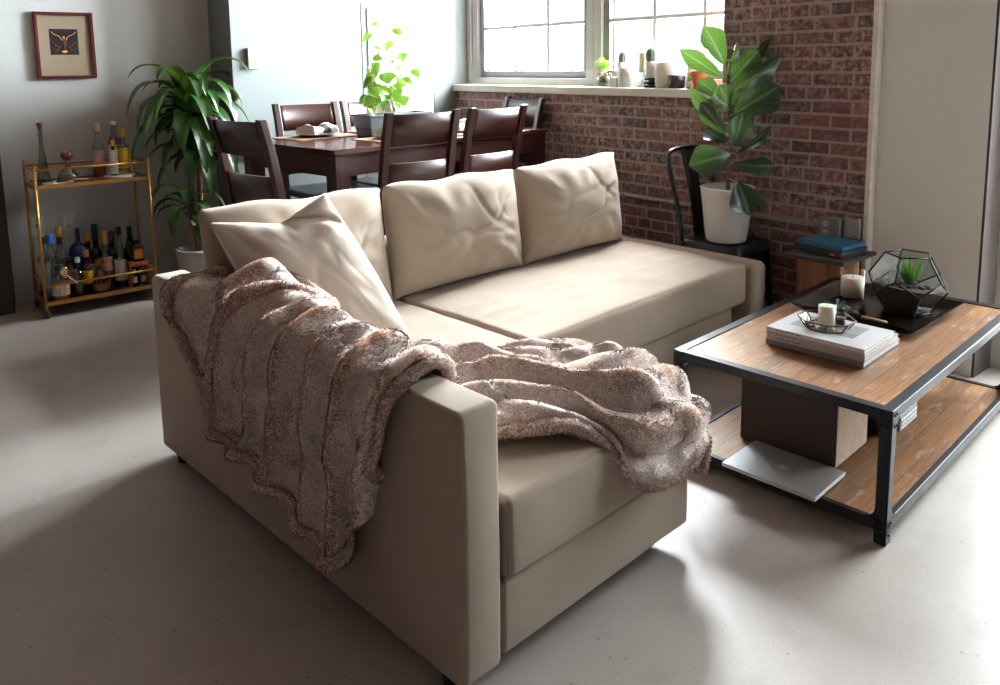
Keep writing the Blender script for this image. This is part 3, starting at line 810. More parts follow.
# --- magazines
def book(name, label, s, t, z, ds, dt, dz, rot, cover, pages, group=None, spine=None, cat='book', base=sofaL, rz0=RD, gy=False):
    b = thing(name, label, cat, base(s, t, z), rz0 + rot, group)
    c = MB(); e = .003
    c.bb((-ds / 2, -dt / 2, 0), (ds / 2, dt / 2, e * .7)); c.bb((-ds / 2, -dt / 2, dz - e * .7), (ds / 2, dt / 2, dz)); c.bb((-ds / 2, -dt / 2, e * .7), (-ds / 2 + e, dt / 2, dz - e * .7))
    c.build('cover', cover, b, bevel=.0008)
    MB().bb((-ds / 2 + e, -dt / 2 + .003, e * .7), (ds / 2 - .003, dt / 2 - .003, dz - e * .7)).build('pages', pages, b)
    if spine:
        k = MB(); y = dt * .40
        for w_, g_ in spine: k.bb((-ds / 2 - .0004, y - w_, dz * .42), (-ds / 2, y, dz * .62)); y -= w_ + g_
        k.build('spine_lettering', mat('grey_ink', (96, 94, 98), .6), b)
    return b
PG = mat('book_pages', (216, 212, 206), .8, 0, .05, 200)
CW = mat('white_cover', (200, 200, 201), .35, 0, .02, 9); CG = mat('grey_cover', (172, 170, 172), .4, 0, .06, 9); CD = mat('charcoal_cover', (120, 118, 122), .4, 0, .08, 9)
wsp = lambda: [(random.uniform(.008, .022), .004) for _ in range(5)]
book('coffee_table_book', 'grey book at the bottom of the stack on the coffee table', 1.572, -.062, ZT, .318, .338, .020, .0, CD, PG, 'books stacked on the coffee table')
book('coffee_table_book', 'light grey book second from the bottom of the coffee table stack', 1.566, -.064, ZT + .020, .31, .335, .018, .012, CG, PG, 'books stacked on the coffee table', wsp())
book('magazine', 'grey-spined magazine right below the white-covered one on top of the stack', 1.53, -.068, ZT + .038, .255, .338, .015, .0, CG, PG, 'books stacked on the coffee table', wsp(), 'magazine')
mg = book('magazine', 'white-covered magazine with a grey picture on top of the stack', 1.53, -.068, ZT + .053, .255, .338, .014, -.01, CW, PG, 'books stacked on the coffee table', wsp(), 'magazine')
MB().bb((-.05, -.10, .0141), (.09, .12, .0146)).build('cover_picture', mat('faded_cover_photo', (150, 150, 152), .4, 0, .35, 14), mg)
ZB = ZT + .067
# --- octagonal copper-rimmed glass tray
COP = mat('copper_edging', (96, 62, 50), .35, .8)
tr = thing('glass_tray', 'small octagonal glass tray with dark copper edging on the magazines', 'tray', sofaL(1.53, -.055, ZB + .0008), RD)
def octo(r, z, k=8, ph=PI / 8): return [(r * math.cos(ph + 2 * PI * i / k), r * math.sin(ph + 2 * PI * i / k), z) for i in range(k)]
o0, o1 = octo(.072, .003), octo(.094, .034)
fr = MB(); fr.tube(o0, .0025, 6, closed=True); fr.tube(o1, .0025, 6, closed=True)
for a, b in zip(o0, o1): fr.cyl(a, b, .0022, n=6)
fr.build('metal_edging', COP, tr)
g = MB(); g.add(o0 + o1, [(i, (i + 1) % 8, 8 + (i + 1) % 8, 8 + i) for i in range(8)] + [tuple(range(8))]); g.build('glass_panels', GLASS, tr)
def rel(s, t, z): return sofaL(s, t, z)
for i, (ds, dt, r, c_) in enumerate(((-.045, .03, .012, (170, 120, 96)), (-.052, .005, .010, (196, 170, 150)), (-.03, .048, .011, (120, 84, 66)), (.03, .045, .012, (150, 120, 100)), (-.035, -.035, .010, (186, 150, 126)))):
    m_ = MB(); P = []
    for q in range(9):
        P.append([(r * (1.4 - .12 * q) * math.sin(PI * q / 8) * math.cos(2 * PI * j / 12) * (1 + .18 * math.cos(6 * PI * j / 12)), r * (1.2 - .1 * q) * math.sin(PI * q / 8) * math.sin(2 * PI * j / 12), r * .6 * (1 - math.cos(PI * q / 8))) for j in range(12)])
    m_.grid(P, cv=True)
    o = m_.build('seashell', mat('shell_%d' % i, c_, .5, 0, .3, 60), None, loc=rel(1.53 + ds, -.055 + dt, ZB + .0045)); o.rotation_euler = (0, 0, i * 1.3)
    tag(o, ['brown shell at the left end of the glass tray', 'pale shell beside the brown one in the glass tray', 'dark shell behind the white candle in the glass tray', 'tan shell beside the small bottle in the glass tray', 'beige shell at the front rim of the glass tray'][i], 'shell', 'shells in the glass tray')
def candle(name, label, s, t, z, r, h, wax, wall=.003):
    c = thing(name, label, 'candle', sofaL(s, t, z), RD)
    g = MB(); g.lathe([(r * .96, 0), (r, .004), (r, h), (r - wall, h + .001)], n=36); g.build('glass_jar', GLASS, c)
    MB().lathe([(r - wall - .0008, .0085), (r - wall - .0008, wax), (r * .3, wax - .002), (.0001, wax - .002)], n=32).build('wax', WAX, c)
    MB().cyl((0, 0, wax - .003), (.001, 0, wax + .009), .001, n=6).build('wick', INK, c)
candle('votive_candle', 'small white candle in a glass standing in the octagonal tray', 1.512, -.062, ZB + .0045, .031, .088, .080)
candle('jar_candle', 'larger cream candle in a tall clear glass behind the books', 2.15, .105, ZT + .0075, .050, .128, .088, .004)
bt = thing('glass_bottle', 'little clear glass bottle with dark contents beside the small candle', 'bottle', sofaL(1.575, -.082, ZB + .0045), RD)
MB().lathe([(.018, 0), (.021, .004), (.021, .05), (.012, .066), (.012, .082), (.015, .084), (.015, .09), (.010, .09), (.010, .066), (.018, .05), (.018, .006), (.0001, .006)], n=28).build('glass_body', GLASS, bt)
MB().lathe([(.0172, .0065), (.0172, .028), (.0001, .028)], n=24).build('contents', mat('dark_grain', (92, 66, 52), .8, 0, .4, 120), bt)
# --- black square tray with sloping sides
TR = thing('black_tray', 'square black tray with flared sides under the glass terrarium', 'tray', sofaL(2.055, -.03, ZT + .0005), RD - .03)
def ring(h, z): return [(-h, -h, z), (h, -h, z), (h, h, z), (-h, h, z)]
t_ = MB(); rs = [ring(.195, 0), ring(.243, .036), ring(.238, .036), ring(.192, .006)]
t_.grid(rs, cv=True, smooth=False); t_.add(rs[0], [(3, 2, 1, 0)]); t_.add(rs[3], [(0, 1, 2, 3)])
t_.build('tray_body', BLACKG, TR, bevel=.0015)
TRZ = ZT + .0075
for i, (s, t, r, sc) in enumerate(((1.915, .045, .030, (1.2, 1, .55)), (1.955, .01, .026, (1, 1.2, .6)), (1.90, .0, .023, (1.1, 1, .6)), (2.01, .02, .024, (1.2, 1, .55)))):
    m_ = MB().sph((0, 0, r * sc[2]), r, sc, 18, 12); m_.v = [tuple(np.array(p) * (1 + .08 * float(vnoise(np.array(p) + i * 3.1, 30.)))) for p in m_.v]
    o = m_.build('pebble', STONE, None, loc=sofaL(s, t, TRZ)); o.rotation_euler = (0, 0, i)
    tag(o, ['largest dark pebble in front of the jar candle', 'dark pebble between the jar candle and the terrarium', 'smallest dark pebble nearest the books in the tray', 'dark pebble touching the foot of the terrarium'][i], 'stone', 'dark pebbles in the black tray')
o = MB().tube([sofaL(1.80, -.07, TRZ + .040) - sofaL(1.80, -.07, TRZ + .04), sofaL(1.86, -.14, TRZ + .018) - sofaL(1.80, -.07, TRZ + .04)], .005, 8).build('incense_stick', mat('tan_wood_stick', (150, 122, 82), .6), None, loc=sofaL(1.80, -.07, TRZ + .040))
tag(o, 'tan wooden stick leaning on the near rim of the black tray', 'stick')

# --- terrarium : dodecahedron on one of its faces
def dodeca(a):
    ph = (1 + 5 ** .5) / 2; V = []
    for x in (-1, 1):
        for y in (-1, 1):
            for z in (-1, 1): V.append((x, y, z))
    for i in (-1, 1):
        for j in (-1, 1): V += [(0, i / ph, j * ph), (i / ph, j * ph, 0), (i * ph, 0, j / ph)]
    V = [Vector(v) * (a * ph / 2) for v in V]
    E = [(i, j) for i in range(20) for j in range(i) if abs((V[i] - V[j]).length - a) < a * .02]
    nb = {i: [j for e in E for j in e if i in e and j != i] for i in range(20)}
    faces = set()
    for i in range(20):
        for j in nb[i]:
            for k in nb[i]:
                if j < k:
                    n = (V[j] - V[i]).cross(V[k] - V[i]).normalized(); d = n.dot(V[i])
                    f_ = tuple(sorted(q for q in range(20) if abs(n.dot(V[q]) - d) < a * .02))
                    if len(f_) == 5: faces.add(f_)
    out = []
    for f_ in faces:
        c = sum((V[q] for q in f_), Vector()) / 5; n = c.normalized(); u = (V[f_[0]] - c).normalized(); w = n.cross(u)
        out.append(sorted(f_, key=lambda q: math.atan2((V[q] - c).dot(w), (V[q] - c).dot(u))))
    return V, E, out
a_ = .101
V, E_, F_ = dodeca(a_)
n0 = (sum((V[q] for q in F_[0]), Vector()) / 5).normalized()
Q = n0.rotation_difference(Vector((0, 0, -1))); V = [Q @ v for v in V]
zmin = min(v.z for v in V); v0 = min(V, key=lambda v: v.z + .001 * v.x)
V = [Vector((v.x, v.y, v.z - zmin)) for v in V]
# turn so an upper pentagon faces the camera (which looks along +x+y)
upf = [f for f in F_ if abs((sum((V[q].z for q in f)) / 5) - (2.227 * a_ * .5 + .4475 * 1.1135 * a_)) < .02]
TER_A = R(-139)
c = sum((V[q] for q in upf[0]), Vector()) / 5; RZ = Matrix.Rotation(TER_A - math.atan2(c.y, c.x), 3, 'Z'); V = [RZ @ v for v in V]
terr = thing('glass_terrarium', 'faceted glass terrarium with black edging, soil and a green plant', 'terrarium', sofaL(2.115, -.12, TRZ + .003), 0)
fr = MB()
for i, j in E_: fr.cyl(V[i], V[j], .0034, n=6)
for v in V: fr.sph(v, .0046, n=8, m=6)
fr.build('metal_edging', mat('black_came', (22, 21, 22), .4, .6), terr)
MB().add(V, [tuple(f) for f in F_]).build('glass_panels', glass('terrarium_glass', (240, 246, 246), .12, .985), terr)
bm = bmesh.new(); bv = [bm.verts.new(v * .965 + Vector((0, 0, .004))) for v in V]
for f in F_: bm.faces.new([bv[q] for q in f])
bmesh.ops.subdivide_edges(bm, edges=bm.edges[:], cuts=3, use_grid_fill=True)
cutz = .098
res = bmesh.ops.bisect_plane(bm, geom=bm.verts[:] + bm.edges[:] + bm.faces[:], plane_co=(0, 0, cutz), plane_no=(.12, -.05, 1), clear_outer=True)
bmesh.ops.holes_fill(bm, edges=[e for e in bm.edges if e.is_boundary])
bmesh.ops.triangulate(bm, faces=[f for f in bm.faces if len(f.verts) > 4])
me = bpy.data.meshes.new('soil'); bm.to_mesh(me); bm.free(); me.materials.append(SOIL)
so = bpy.data.objects.new('soil', me); COL.objects.link(so); so.parent = terr
m_ = MB()
for k in range(46):
    x, y = random.gauss(0, .04), random.gauss(0, .04)
    if math.hypot(x, y) > .085: x, y = x * .4, y * .4
    m_.sph((x, y, cutz - .12 * x + .05 * y + .002), random.uniform(.006, .014), (1.2, 1, .7), 8, 6)
m_.build('soil_clods', SOIL, so)
def blade(mb, base, d, L, w, droop=.3, n=8, tw=0., cup=.25, prof=None):
    """strap leaf: base point, direction, length, width"""
    d = Vector(d).normalized(); p = Vector(base); side = d.cross(Vector((0, 0, 1)))
    if side.length < .05: side = Vector((math.cos(tw), math.sin(tw), 0))
    side.normalize(); rows = []; uv = []
    for i in range(n + 1):
        u = i / n
        wv = w * (prof(u) if prof else (min(1, .45 + 2.2 * u) * (1 - u ** 2.6))) + .0004
        nn = side.cross(d).normalized()
        s2 = (side * math.cos(tw * u) + nn * math.sin(tw * u))
        up = d.cross(s2) * -1
        row = []
        for q in (-1, -.5, 0, .5, 1): row.append(p + s2 * (q * wv / 2) + up * (abs(q) * wv * cup)); uv.append((q + 1e-4, u))
        rows.append(row)
        p = p + d * (L / n); d = (d + Vector((0, 0, -droop / n * (.5 + 1.6 * u)))).normalized()
    mb.grid(rows, uv=uv)
m_ = MB()
for k in range(34):
    q = random.uniform(0, 2 * PI); tilt = random.uniform(.05, .75)
    blade(m_, (.012 * math.cos(q) + .012, .012 * math.sin(q) - .004, cutz), (math.cos(q) * tilt, math.sin(q) * tilt, 1), random.uniform(.08, .125) * (1.1 - .35 * tilt), .012, .35 * tilt, 6)
for k in range(14):
    q = random.uniform(0, 2 * PI)
    blade(m_, (-.055 + .01 * math.cos(q), .035 + .01 * math.sin(q), cutz), (math.cos(q) * .8, math.sin(q) * .8, 1), random.uniform(.03, .06), .009, .5, 6)
m_.build('foliage', GRASSL, terr)

# --- laptop and dark box on the shelf
ZS2 = .0755
lap = thing('laptop', 'closed silver laptop on the lower shelf of the coffee table', 'laptop', sofaL(1.208, -.07, ZS2), RD)
MB().bb((-.112, -.158, .003), (.112, .158, .0095)).build('base', SILVER, lap, bevel=.003)
ld = MB().bb((-.112, -.158, .0105), (.112, .158, .0165)).build('lid', SILVER, lap, bevel=.003)
ap = []
for k in range(40):
    q = 2 * PI * k / 40; r = .0155 * (1 - .12 * max(0, math.sin(q)) ** 6 - .1 * max(0, -math.sin(q)) ** 10)
    x, y = r * math.cos(q) * 1.0, r * math.sin(q) * 1.08
    dx, dy = x - .0200, y - .001
    if math.hypot(dx, dy) < .0085: s_ = .0085 / max(math.hypot(dx, dy), 1e-6); x, y = .0200 + dx * s_, .001 + dy * s_
    ap.append((x, y))
lg = MB()
def emb(pts, z):  # flat emblem, upright for someone at the shelf's left end
    n = len(pts); M_ = [(-y, x, z) for x, y in pts]
    M2 = [(p[0], p[1], z + .0004) for p in M_]
    lg.add(M_ + M2, [tuple(range(n))[::-1], tuple(range(n, 2 * n))] + [(i, (i + 1) % n, n + (i + 1) % n, n + i) for i in range(n)])
emb([(y, -x) for x, y in ap], .0164); emb([(.0205 + .0055 * math.cos(q), .003 + .0030 * math.sin(q)) for q in np.linspace(0, 2 * PI, 14)[:-1]], .0164)
lg.build('emblem', mat('white_emblem', (236, 238, 240), .2), ld)
for sx in (-.1, .1):
    for sy in (-.14, .14): MB().cyl((sx, sy, 0), (sx, sy, .0032), .006, n=10).build('rubber_foot', BLACKP, lap)
BX = thing('storage_box', 'dark brown box with a pale ridged end on the lower shelf', 'box', sofaL(1.46, -.02, ZS2), RD)
DKB = mat('dark_brown_board', (46, 30, 28), .6, 0, .15, 10)
MB().bb((-.13, -.165, 0), (.13, .17, .245)).build('box_body', DKB, BX, bevel=.003)
RB = mat('ridged_card', (196, 170, 150), .85, 0, .15, 50)
P = []
for i in range(61):
    z = .008 + .232 * i / 60; P.append([(-.126, -.1665 - .0045 * (i % 2), z), (.126, -.1665 - .0045 * (i % 2), z)])
MB().grid(P, smooth=False).build('ridged_end', RB, BX)
MB().bb((-.135, -.17, .245), (.135, .175, .262)).build('lid', DKB, BX, bevel=.003)
kn = thing('metal_lantern', 'small dark round pot behind the box on the shelf', 'pot', sofaL(1.72, -.17, ZS2), RD)
kn.name = 'small_pot'
MB().lathe([(.03, 0), (.045, .01), (.05, .05), (.04, .085), (.035, .085), (.044, .05), (.04, .012), (.0001, .012)], n=24).build('pot_body', BLACKP, kn)

# ------------------------------------------------------------------ dining set
DT_Z, DT_R = .985, R(8)
DX, DY, DL, DW = 1.885, 3.60, 1.70, .92
DM = Matrix.Translation((DX, DY, 0)) @ Matrix.Rotation(DT_R, 4, 'Z')
def dl(x, y, z=0): return DM @ Vector((x, y, z))
dt = thing('dining_table', 'tall dark mahogany dining table by the white wall', 'table', dl(0, 0), DT_R)
MB().bb((0, 0, DT_Z - .03), (DL, DW, DT_Z)).build('tabletop', MAHOGX, dt, bevel=.004)
for nm, lo, hi in (('apron', (.09, .022, DT_Z - .145), (DL - .09, .045, DT_Z - .03)), ('apron', (.09, DW - .045, DT_Z - .145), (DL - .09, DW - .022, DT_Z - .03)),
                   ('apron', (.022, .09, DT_Z - .145), (.045, DW - .09, DT_Z - .03)), ('apron', (DL - .045, .09, DT_Z - .145), (DL - .022, DW - .09, DT_Z - .03))):
    MB().bb(lo, hi).build(nm, MAHOG, dt, bevel=.002)
for x in (.012, DL - .102):
    for y in (.012, DW - .102):
        MB().frustum((x + .012, y + .012), (x + .078, y + .078), 0, DT_Z - .03, (x, y), (x + .09, y + .09)).build('leg', MAHOG, dt, bevel=.004)

def make_chair(label):
    """counter-height chair, back at local y=0 facing +y"""
    t = thing('dining_chair', label, 'chair', (0, 0, 0), 0, 'dark wooden chairs around the dining table')
    W, D, SH, TH_ = .45, .43, .635, 1.175
    for sx in (-1, 1):
        x = sx * (W / 2 - .022)
        l = MB()
        prof = [(.0, .02), (.35, .045), (SH, .045), (.85, .02), (1.05, -.02), (TH_, -.055)]
        P = []
        for z, y in prof:
            k = .040 if z < .9 else .036
            P.append([(x - .019, y - k / 2, z), (x + .019, y - k / 2, z), (x + .019, y + k / 2, z), (x - .019, y + k / 2, z)])
        l.grid(P, cv=True, smooth=False); l.add(P[0], [(3, 2, 1, 0)]); l.add(P[-1], [(0, 1, 2, 3)])
        l.build('leg', MAHOG, t, bevel=.003)
        MB().frustum((x - .016, D - .03), (x + .016, D + .002), 0, SH - .02, (x - .021, D - .04), (x + .021, D + .002)).build('leg', MAHOG, t, bevel=.003)
    s_ = MB(); P = []
    for i in range(13):
        row = []
        for j in range(13):
            u, v = i / 12 * 2 - 1, j / 12
            row.append((u * (W / 2 + .004), .012 + v * (D + .01), SH + .022 - .012 * (1 - u * u) * math.sin(PI * min(1, v * 1.1))))
        P.append(row)
    s_.grid(P)
    B = [[(p[0], p[1], SH - .012) for p in r] for r in P]
    s_.grid([r[::-1] for r in B])
    edge = lambda G: [G[0][j] for j in range(13)] + [G[i][12] for i in range(1, 13)] + [G[12][j] for j in range(11, -1, -1)] + [G[i][0] for i in range(11, 0, -1)]
    s_.grid([edge(P), edge(B)], cv=True)
    s_.build('seat', MAHOG, t)
    for z0, z1, y0, y1 in ((1.005, TH_ - .012, -.008, -.048), (.735, .915, .033, .006)):
        m_ = MB(); F, Bk = [], []
        for i in range(15):
            u = i / 14 * 2 - 1; x = u * (W / 2 - .04); bow = -.026 * (1 - u * u)
            F.append([(x, lerp(y0, y1, k) + bow + .009, lerp(z0, z1, k)) for k in (0, .5, 1)])
            Bk.append([(x, lerp(y0, y1, k) + bow - .009, lerp(z0, z1, k)) for k in (0, .5, 1)])
        m_.grid(F); m_.grid([r[::-1] for r in Bk])
        for k in (0, 2): m_.grid([[F[i][k] for i in range(15)], [Bk[i][k] for i in range(15)]])
        for i in (0, 14): m_.grid([F[i], Bk[i]], smooth=False)
        m_.build('back_slat', MAHOG, t)
    for y, z in ((D - .02, .22),): MB().bb((-W / 2 + .035, y - .012, z - .02), (W / 2 - .035, y + .012, z + .02)).build('footrest', MAHOG, t, bevel=.003)
    for sx in (-1, 1): MB().bb((sx * (W / 2 - .022) - .01, .06, .27), (sx * (W / 2 - .022) + .01, D - .03, .305)).build('stretcher', MAHOG, t, bevel=.002)
    return t
ch = make_chair('dark wooden chair seen from behind, left one of the two before the table')
ch.location = (2.255, 3.395, 0); ch.rotation_euler = (0, 0, R(0))
dup(ch, (2.77, 3.435, 0), R(7), 'dark wooden chair seen from behind, right one of the two before the table')
dup(ch, (2.29, 4.685, 0), R(180), 'dark wooden chair behind the table facing us, nearest the thermostat')
dup(ch, (2.765, 4.70, 0), R(183), 'dark wooden chair behind the table, half hidden by the herb planter')
dup(ch, (1.415, 3.54, 0), R(-80), 'dark wooden chair at the table end beside the tall potted plant')
dup(ch, (3.60, 4.17, 0), R(84), 'dark wooden chair at the table end under the window sill')

# placemats, plates, napkins
MATM = mat('woven_placemat', (150, 118, 92), .8, 0, .2, 120, .5, 200)
NAPW = mat('napkin_white', (226, 224, 218), .9, 0, .05, 20, .2, 90)
NAPS = mat('napkin_dark_stripe', (52, 52, 62), .9)
def setting(x, y, rz, wh, dark=True):
    p = dl(x, y, DT_Z)
    o = MB().bb((-.22, -.15, 0), (.22, .15, .004)).build('placemat', MATM, None, bevel=.001, loc=p + Vector((0, 0, .0003))); o.rotation_euler = (0, 0, DT_R + rz)
    tag(o, 'tan woven placemat ' + wh, 'placemat', 'placemats on the dining table')
    pl = MB().lathe([(.06, 0), (.075, .004), (.13, .016), (.133, .018), (.128, .0195), (.072, .0085), (.0001, .0075)], n=36).build('dinner_plate', WHITEC, None, loc=p + Vector((0, 0, .0046)))
    tag(pl, 'white plate under a folded napkin ' + wh, 'plate', 'plates on the dining table')
    nap = thing('folded_napkin', 'white napkin with a dark band ' + wh, 'napkin', p + Vector((0, 0, .0135)), DT_R + rz + .2, 'napkins on the dining plates')
    n_ = MB(); P = []
    for i in range(25):
        u = i / 24 * 2 - 1; ring_ = []
        for j in range(20):
            q = 2 * PI * j / 20; rr = (.030 + .022 * abs(u) ** 1.5) * (1 + .12 * math.sin(3 * q + 5 * u) + .08 * math.sin(7 * q + 3 * u))
            ring_.append((u * .095, rr * 1.5 * math.cos(q), max(.001, .024 + .8 * rr * math.sin(q))))
        P.append(ring_)
    n_.grid(P, cv=True); n_.add(P[0], [tuple(range(20))]); n_.add(P[-1], [tuple(range(20))[::-1]])
    n_.build('cloth', NAPW, nap)
    b_ = MB(); P = []
    for i in range(7):
        u = (.12 + .5 * i / 6); P.append([(u * .095, ((.030 + .022 * abs(u) ** 1.5) * (1 + .12 * math.sin(3 * q + 5 * u) + .08 * math.sin(7 * q + 3 * u)) * 1.5 + .0015) * math.cos(q), max(.0005, .024 + .0015 + .8 * (.030 + .022 * abs(u) ** 1.5) * (1 + .12 * math.sin(3 * q + 5 * u) + .08 * math.sin(7 * q + 3 * u)) * math.sin(q))) for q in np.linspace(0, 2 * PI, 21)[:-1]])
    b_.grid(P, cv=True).build('dark_band', NAPS, nap)
setting(.40, .72, 0, 'across the table, nearest the thermostat')
setting(.62, .24, 0, 'on the near side, left of the first chair back')
setting(1.12, .24, 0, 'seen between the two near chair backs')
setting(.95, .74, 0, 'at the far side behind the herb planter')

# planter with basil
PLR = DT_R
pn = thing('herb_planter', 'grey trough planter with tall leggy basil on the dining table', 'plant', dl(.80, .50, DT_Z + .0005), PLR)
ZINC = mat('zinc_trough', (78, 80, 88), .5, .4, .15, 14)
t_ = MB(); L_, W_ = .24, .085
def rr_(l, w_, z): return [(-l, -w_, z), (l, -w_, z), (l, w_, z), (-l, w_, z)]
rs = [rr_(L_ - .02, W_ - .015, 0), rr_(L_, W_, .118), rr_(L_ + .008, W_ + .008, .118), rr_(L_ + .008, W_ + .008, .13), rr_(L_ - .008, W_ - .008, .13), rr_(L_ - .01, W_ - .01, .11)]
t_.grid(rs, cv=True, smooth=False); t_.add(rs[0], [(3, 2, 1, 0)]); t_.build('trough', ZINC, pn, bevel=.002)
MB().bb((-L_ + .012, -W_ + .012, .04), (L_ - .012, W_ - .012, .118)).build('soil', SOIL, pn)
def oval_leaf(mb, base, d, L, w, nrm=(0, 0, 1), droop=.5, cup=.2, prof=None, n=8, wave=0., roll=0.):
    d = Vector(d).normalized(); nn = Vector(nrm); side = d.cross(nn)
    if side.length < .05: side = d.orthogonal()
    side.normalize(); side = Matrix.Rotation(roll, 3, d) @ side
    p = Vector(base); rows, uv = [], []
    ax = side.copy()
    for i in range(n + 1):
        u = i / n; wv = w * (prof(u) if prof else math.sin(PI * min(1, .03 + u * .97) ** .8)) + .0005
        up = side.cross(d).normalized()
        row = []
        for q in (-1, -.66, -.33, 0, .33, .66, 1):
            row.append(p + side * (q * wv / 2) + up * (cup * wv * q * q + wave * wv * math.sin(9 * u + 3 * q) * abs(q))); uv.append((q + 1e-4, u))
        rows.append(row)
        p = p + d * (L / n); d = (Matrix.Rotation(-droop / n, 3, ax) @ d).normalized()
    mb.grid(rows, uv=uv); return p
stems = [(-.19, .01, .30), (-.155, -.02, .40), (-.12, .02, .36), (-.085, -.015, .56), (-.05, .015, .44), (-.02, -.02, .60), (.02, .01, .34), (.06, .0, .52), (.10, .02, .38)]
fol = MB()
for i, (x, y, h) in enumerate(stems):
    lx = random.uniform(-.06, .06) + (.10 if i >= 7 else 0); ly = random.uniform(-.04, .04)
    pts = crom([(x, y, .10), (x + lx * .2 + random.uniform(-.015, .015), y + ly * .3, .10 + h * .4), (x + lx, y + ly, .10 + h)], 10)
    MB().tube(pts, [.0032 - .0002 * k for k in range(10)], 6).build('stem', STEMG, pn)
    nl = 3 + int(h * 8)
    for k in range(nl):
        u = .42 + .58 * k / (nl - 1); q = pts[min(9, int(u * 9.0))]; a = k * 2.4 + i
        c = Vector((math.cos(a) * .7, math.sin(a) * .7, -.45 + .5 * (k == nl - 1)))
        L = random.uniform(.07, .105) * (.75 if k == nl - 1 else 1)
        oval_leaf(fol, Vector(q), c, L, L * .74, (-.5 + .3 * math.cos(a), -.6 + .3 * math.sin(a), .5), random.uniform(.2, .9), .14, None, 7, .03)
fol.build('foliage', BASL, pn)

# ------------------------------------------------------------------ tall dracaena
PX, PY = 1.655, 5.09
dp = thing('potted_dracaena', 'tall dracaena with drooping strap leaves in a white pot by the corner', 'plant', (PX, PY, 0), 0)
MB().lathe([(.092, 0), (.096, .006), (.112, .235), (.118, .237), (.119, .262), (.112, .264), (.108, .24), (.106, .225)], n=40, cap=False).build('pot', WHITEP, dp)
MB().lathe([(.09, .004), (.107, .225), (.07, .232), (.0001, .228)], n=30).build('soil', SOIL, dp)
c1 = crom([(-.01, .0, .2), (-.005, .01, .5), (.012, .01, .8), (.02, .015, 1.12)], 14); c2 = crom([(.035, -.005, .2), (.045, -.02, .55), (.055, -.015, .86)], 10)
MB().tube(c1, [.022 - .0004 * k for k in range(14)], 12).build('trunk', BARK, dp); MB().tube(c2, .017, 12).build('trunk', BARK, dp)
MB().tube(crom([(-.01, 0, .42), (-.03, -.01, .46), (-.05, -.02, .50)], 5), .010, 8).build('trunk', BARK, dp)
def crown(cx, cy, cz, n, L0, L1, w, up0, up1, droop, spread=.03, azs=None, ymin=None):
    m_ = MB()
    for k in range(n):
        a = azs[k % len(azs)] + random.uniform(-.15, .15) if azs else k * 2.39996 + random.uniform(-.2, .2)
        u = k / max(1, n - 1); e = lerp(up0, up1, u); L = random.uniform(L0, L1)
        if math.sin(a) > .25: L *= .62; e += .25
        blade(m_, (cx + spread * math.cos(a) * .4, cy + spread * math.sin(a) * .4, cz + .10 * u), (math.cos(a), math.sin(a), e), L, w * random.uniform(.85, 1.1), droop * random.uniform(.8, 1.25), 14, 0, .16, lambda t: min(1, .35 + 2.4 * t) * (1 - t ** 2.2) ** .8)
    return m_
crown(.02, .015, 1.10, 40, .43, .58, .118, -.1, 2.4, 2.8).build('foliage', DRAC, dp)
crown(.055, -.015, .84, 26, .34, .46, .105, -.1, 2.0, 2.9).build('foliage', DRAC, dp)
crown(-.05, -.02, .50, 9, .26, .38, .09, .3, 1.4, 3.0, .02, [-1.6, 2.9, -2.2, -1.0, 3.3, -.6, 2.4, -1.9, -2.7]).build('foliage', DRAC, dp)

# ------------------------------------------------------------------ fiddle-leaf fig on the metal chair
MCX, MCY, SZ = 3.512, 2.415, .485
mc = thing('metal_chair', 'dark metal chair by the brick wall, used as a plant stand', 'chair', (MCX, MCY, 0), R(180 + 3))
# local: +y is the front (room -y), back at -y
s_ = MB(); P = []
for i in range(17):
    row = []
    for j in range(17):
        u, v = i / 16 * 2 - 1, j / 16 * 2 - 1
        k = max(abs(u), abs(v)); r_ = (abs(u) ** 6 + abs(v) ** 6) ** (1 / 6)
        f_ = k / max(r_, 1e-6)
        hw = .172 + .012 * v
        row.append((u * f_ * hw, v * f_ * .18, SZ - .010 * (1 - k ** 4) - (0 if k < .93 else .006)))
    P.append(row)
s_.grid(P); s_.grid([[ (p[0], p[1], p[2] - .012) for p in r][::-1] for r in P])
ed = lambda G: [G[0][j] for j in range(17)] + [G[i][16] for i in range(1, 17)] + [G[16][j] for j in range(15, -1, -1)] + [G[i][0] for i in range(15, 0, -1)]
s_.grid([ed(P), [(p[0] * 1.015, p[1] * 1.015, SZ - .05) for p in ed(P)]], cv=True)
s_.build('seat', DARKGUN, mc)
for sx in (-1, 1):
    for sy in (-1, 1):
        x0, y0 = sx * .158, sy * .158; x1, y1 = sx * (.168 if sx > 0 else .175), sy * .205
        l = MB(); P = []
        for u in (0, .25, .5, .75, 1):
            z = lerp(SZ - .012, 0, u); cx, cy = lerp(x0, x1, u), lerp(y0, y1, u); w_ = lerp(.052, .026, u)
            P.append([(cx, cy, z), (cx - sx * w_, cy, z), (cx - sx * w_ * .9, cy - sy * .004, z), (cx - sx * .006, cy - sy * .006, z), (cx - sx * .004, cy - sy * w_ * .9, z), (cx, cy - sy * w_, z)])
        l.grid(P, cv=True, smooth=False); l.add(P[0], [tuple(range(6))]); l.add(P[-1], [tuple(range(6))[::-1]])
        lo = l.build('leg', DARKGUN, mc)
        MB().cyl((x1 - sx * .012, y1 - sy * .012, 0), (x1 - sx * .012, y1 - sy * .012, .012), .016, n=10).build('rubber_foot', BLACKP, lo)
